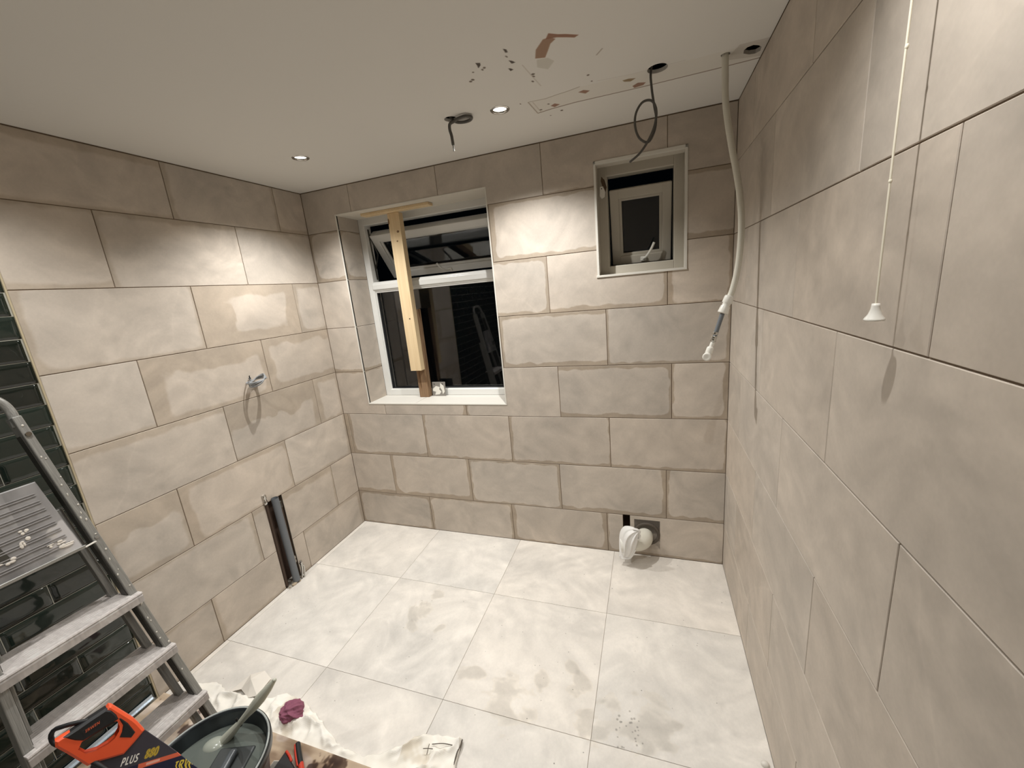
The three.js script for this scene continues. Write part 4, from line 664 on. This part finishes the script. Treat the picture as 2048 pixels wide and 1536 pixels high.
  M('card_sleeve', g, canvasMat(1024, hh, (c) => {
    const X = (x) => (x - bx[0]) * K, Y = (y) => (bx[3] - y) * K;
    c.fillStyle = '#14183a'; c.fillRect(0, 0, 1024, hh);
    const pg = (p, f) => { c.fillStyle = f; c.beginPath(); p.forEach(([x, y], i) => c[i ? 'lineTo' : 'moveTo'](X(x), Y(y))); c.closePath(); c.fill(); };
    pg([[-0.06, 0.02], [0.16, 0.02], [0.16, -0.14], [0.0731, -0.0976], [0.0166, -0.0642], [-0.06, -0.02]], '#3d3b45');
    pg([[0.0166, -0.0640], [0.16, -0.147], [0.16, -0.156], [0.0215, -0.0775], [0.012, -0.0735]], '#e0694a');
    const ang = Math.atan2(0.0327, 0.0594);
    c.save(); c.translate(X(-0.0092), Y(-0.0430)); c.rotate(ang); c.transform(1, 0, -0.12, 1, 0, 0);
    c.font = 'bold 96px sans-serif'; c.fillStyle = '#f2f0ea'; c.save(); c.scale(0.60, 1); c.fillText('PLUS', 0, 0); c.restore();
    c.translate(0.0402 * K, -0.001 * K); c.scale(0.66, 1); c.font = 'bold 100px sans-serif'; c.lineWidth = 9; c.lineJoin = 'round'; c.strokeStyle = '#e3c948'; c.strokeText('880', 0, 0); c.lineWidth = 3; c.strokeStyle = '#2a1e0c'; c.fillStyle = '#d8b840'; c.fillText('880', 0, 0); c.strokeText('880', 0, 0); c.restore();
    c.save(); c.translate(X(0.0255), Y(-0.0770)); c.rotate(ang); c.fillStyle = '#efb3a0'; c.fillRect(0, -22, 112, 22); c.restore();
    c.save(); c.translate(X(0.058), Y(-0.128)); c.rotate(ang); c.font = 'italic bold 108px sans-serif'; c.fillStyle = '#e3c948'; c.scale(0.8, 1); c.fillText('IRWIN', 0, 0); c.restore();
  }), t);
}
{
  const t = thing('power_cable', 'thick black cable looped over the end of the orange saw handle', 'cable', [0.91, 0.78, 1.90]);
  const P = [[0.925, 0.803, 1.870], [0.905, 0.806, 1.884], [0.890, 0.805, 1.893], [0.874, 0.800, 1.900], [0.868, 0.789, 1.905], [0.873, 0.775, 1.907], [0.888, 0.766, 1.904], [0.912, 0.752, 1.899], [0.940, 0.733, 1.893], [0.960, 0.722, 1.889], [0.985, 0.700, 1.885], [1.02, 0.64, 1.885], [1.06, 0.50, 1.89], [1.08, 0.30, 1.90], [1.09, 0.10, 1.91], [1.10, 0.036, 1.92], [1.16, 0.035, 1.94]];
  M('cable', capTube(P.map(([x, y, z]) => [x - 0.91, y - 0.78, z - 1.90]), 0.0045, 140, 12), mBlack, t);
}
{ // things lying on the board beside the bucket
  const t = thing('pliers', 'pliers with black and red handles lying on the stained board', 'pliers', [0.860, 0.031, 1.440]);
  const q = (x, z, y = 0.014) => [x - 0.860, y, z - 1.440];
  M('handle', [capTube([q(0.818, 1.408), q(0.838, 1.424), q(0.862, 1.442), q(0.884, 1.458)], 0.0095, 30, 14)], mBlack, t);
  M('handle', [capTube([q(0.882, 1.456), q(0.900, 1.470), q(0.920, 1.486), q(0.945, 1.51)], 0.0095, 24, 14), capTube([q(0.812, 1.413, 0.016), q(0.830, 1.429, 0.016), q(0.852, 1.446, 0.016), q(0.876, 1.463, 0.016)], 0.0045, 30, 10)], mRed, t);
  M('jaw', [latheAlong(q(0.945, 1.51, 0.012), q(1.00, 1.56, 0.012), [[0, 0.0001], [0, 0.012], [0.02, 0.015], [0.07, 0.004], [0.072, 0.0001]], 8)], mSteelDark, t);
  const p = thing('black_wedge', 'black wedge-shaped tool with a red edge on the board beside the bucket', 'tool', [0.826, 0.031, 1.470]);
  const w = slabZ([[0.7948 - 0.826, 1.470 - 1.4407], [0.800 - 0.826, 1.470 - 1.515], [0.93 - 0.826, 1.470 - 1.50], [0.868 - 0.826, 1.470 - 1.470]], 0.022, 0.004).rotateX(-Math.PI / 2);
  M('body', w, mBlack, p);
  M('red_edge', capTube([[0.800 - 0.826, 0.019, 1.4405 - 1.470], [0.824 - 0.826, 0.020, 1.4495 - 1.470], [0.842 - 0.826, 0.019, 1.459 - 1.470]], 0.0045, 16, 10), mRed, p);
  const c = thing('white_card', 'small white card standing behind the black wedge beside the bucket', 'card', [0.785, 0.031, 1.487]);
  M('card', slabZ([[-0.022, 0], [0.026, 0], [0.018, 0.020], [-0.004, 0.026]], 0.003, 0.0005).rotateY(0.9).rotateX(-0.5), mTrimWhite, c);
  const b = thing('filler_blob', 'small dry white filler blob on the floor by the right wall', 'blob', [2.419, 0.0, 1.018]);
  M('blob', new THREE.SphereGeometry(1, 20, 12, 0, Math.PI * 2, 0, Math.PI * 0.6).scale(0.013, 0.010, 0.011).translate(0, 0.003, 0), mTrimWhite, b);
}
{ // cloth pulled over the soil pipe's mouth: a pleated leaf gathered at its top, open loop below
  const t = thing('white_cloth', 'white pleated cloth pulled over the open mouth of the bent soil pipe', 'cloth', [1.946, 0.167, 0.138]);
  const L = [[0.058, 0.078], [0.030, 0.094], [0.000, 0.093], [-0.025, 0.082], [-0.044, 0.050], [-0.052, 0.010], [-0.054, -0.040], [-0.053, -0.085], [-0.050, -0.106]];   // outer edge, gathered point -> lower corner
  const R = [[0.058, 0.076], [0.053, 0.060], [0.051, 0.040], [0.050, 0.018], [0.047, 0.000], [0.042, -0.020], [0.034, -0.050], [0.022, -0.082], [0.004, -0.108]];   // inner edge
  const cl = new THREE.CatmullRomCurve3(L.map(([x, y]) => V(x, y, 0))), cr = new THREE.CatmullRomCurve3(R.map(([x, y]) => V(x, y, 0)));
  const nu = 40, nv = 40, pos = [], uv = [], idx = [];
  for (let k = 0; k < 2; k++) for (let j = 0; j <= nv; j++) for (let i = 0; i <= nu; i++) {
    const q = j / nv, s = i / nu, A = cl.getPoint(q), B = cr.getPoint(q), x = A.x + (B.x - A.x) * s, y = A.y + (B.y - A.y) * s;
    const bulge = 0.030 * Math.sin(Math.PI * s) * Math.sin(Math.PI * Math.min(1, q * 1.05)) - 0.030 * Math.pow(1 - s, 2) * Math.sin(Math.PI * q);
    const fold = (0.0060 * Math.sin(s * 19 + q * 1.5) + 0.0040 * Math.sin(s * 33 + 2)) * Math.sin(Math.PI * clamp(q * 0.9 + 0.06)) * Math.sin(Math.PI * clamp(s * 0.96 + 0.02));
    pos.push(x, y, bulge + fold - k * 0.0022 - 0.012 * q * q); uv.push(s, q);
  }
  const N = (nu + 1) * (nv + 1);
  for (let j = 0; j < nv; j++) for (let i = 0; i < nu; i++) { const a = j * (nu + 1) + i, b = a + 1, c = a + nu + 1, d = c + 1; idx.push(a, c, b, b, c, d, a + N, b + N, c + N, b + N, d + N, c + N); }
  for (let j = 0; j < nv; j++) for (const i of [0, nu]) { const a = j * (nu + 1) + i, c = a + nu + 1; idx.push(a, a + N, c, c, a + N, c + N, a, c, a + N, c, c + N, a + N); }
  const g = new THREE.BufferGeometry(); g.setAttribute('position', new THREE.Float32BufferAttribute(pos, 3)); g.setAttribute('uv', new THREE.Float32BufferAttribute(uv, 2)); g.setIndex(idx); g.computeVertexNormals();
  const mC = std({ color: hex('#e6e5e2'), roughness: 0.85, side: THREE.DoubleSide });
  M('cloth', g, mC, t);
  M('hem', capTube([[-0.052, -0.100, -0.012], [-0.044, -0.112, -0.011], [-0.020, -0.114, -0.011], [0.002, -0.110, -0.012], [0.014, -0.096, -0.011], [0.023, -0.080, -0.009], [0.035, -0.048, -0.004]], 0.0036, 50, 10), mC, t);
  M('gather', capTube([[0.030, 0.092, 0.002], [0.050, 0.088, 0.0], [0.060, 0.074, -0.006], [0.056, 0.056, -0.012], [0.060, 0.040, -0.016], [0.056, 0.026, -0.016]], 0.0065, 40, 12), mC, t);
}
renderer.render(scene, camera);
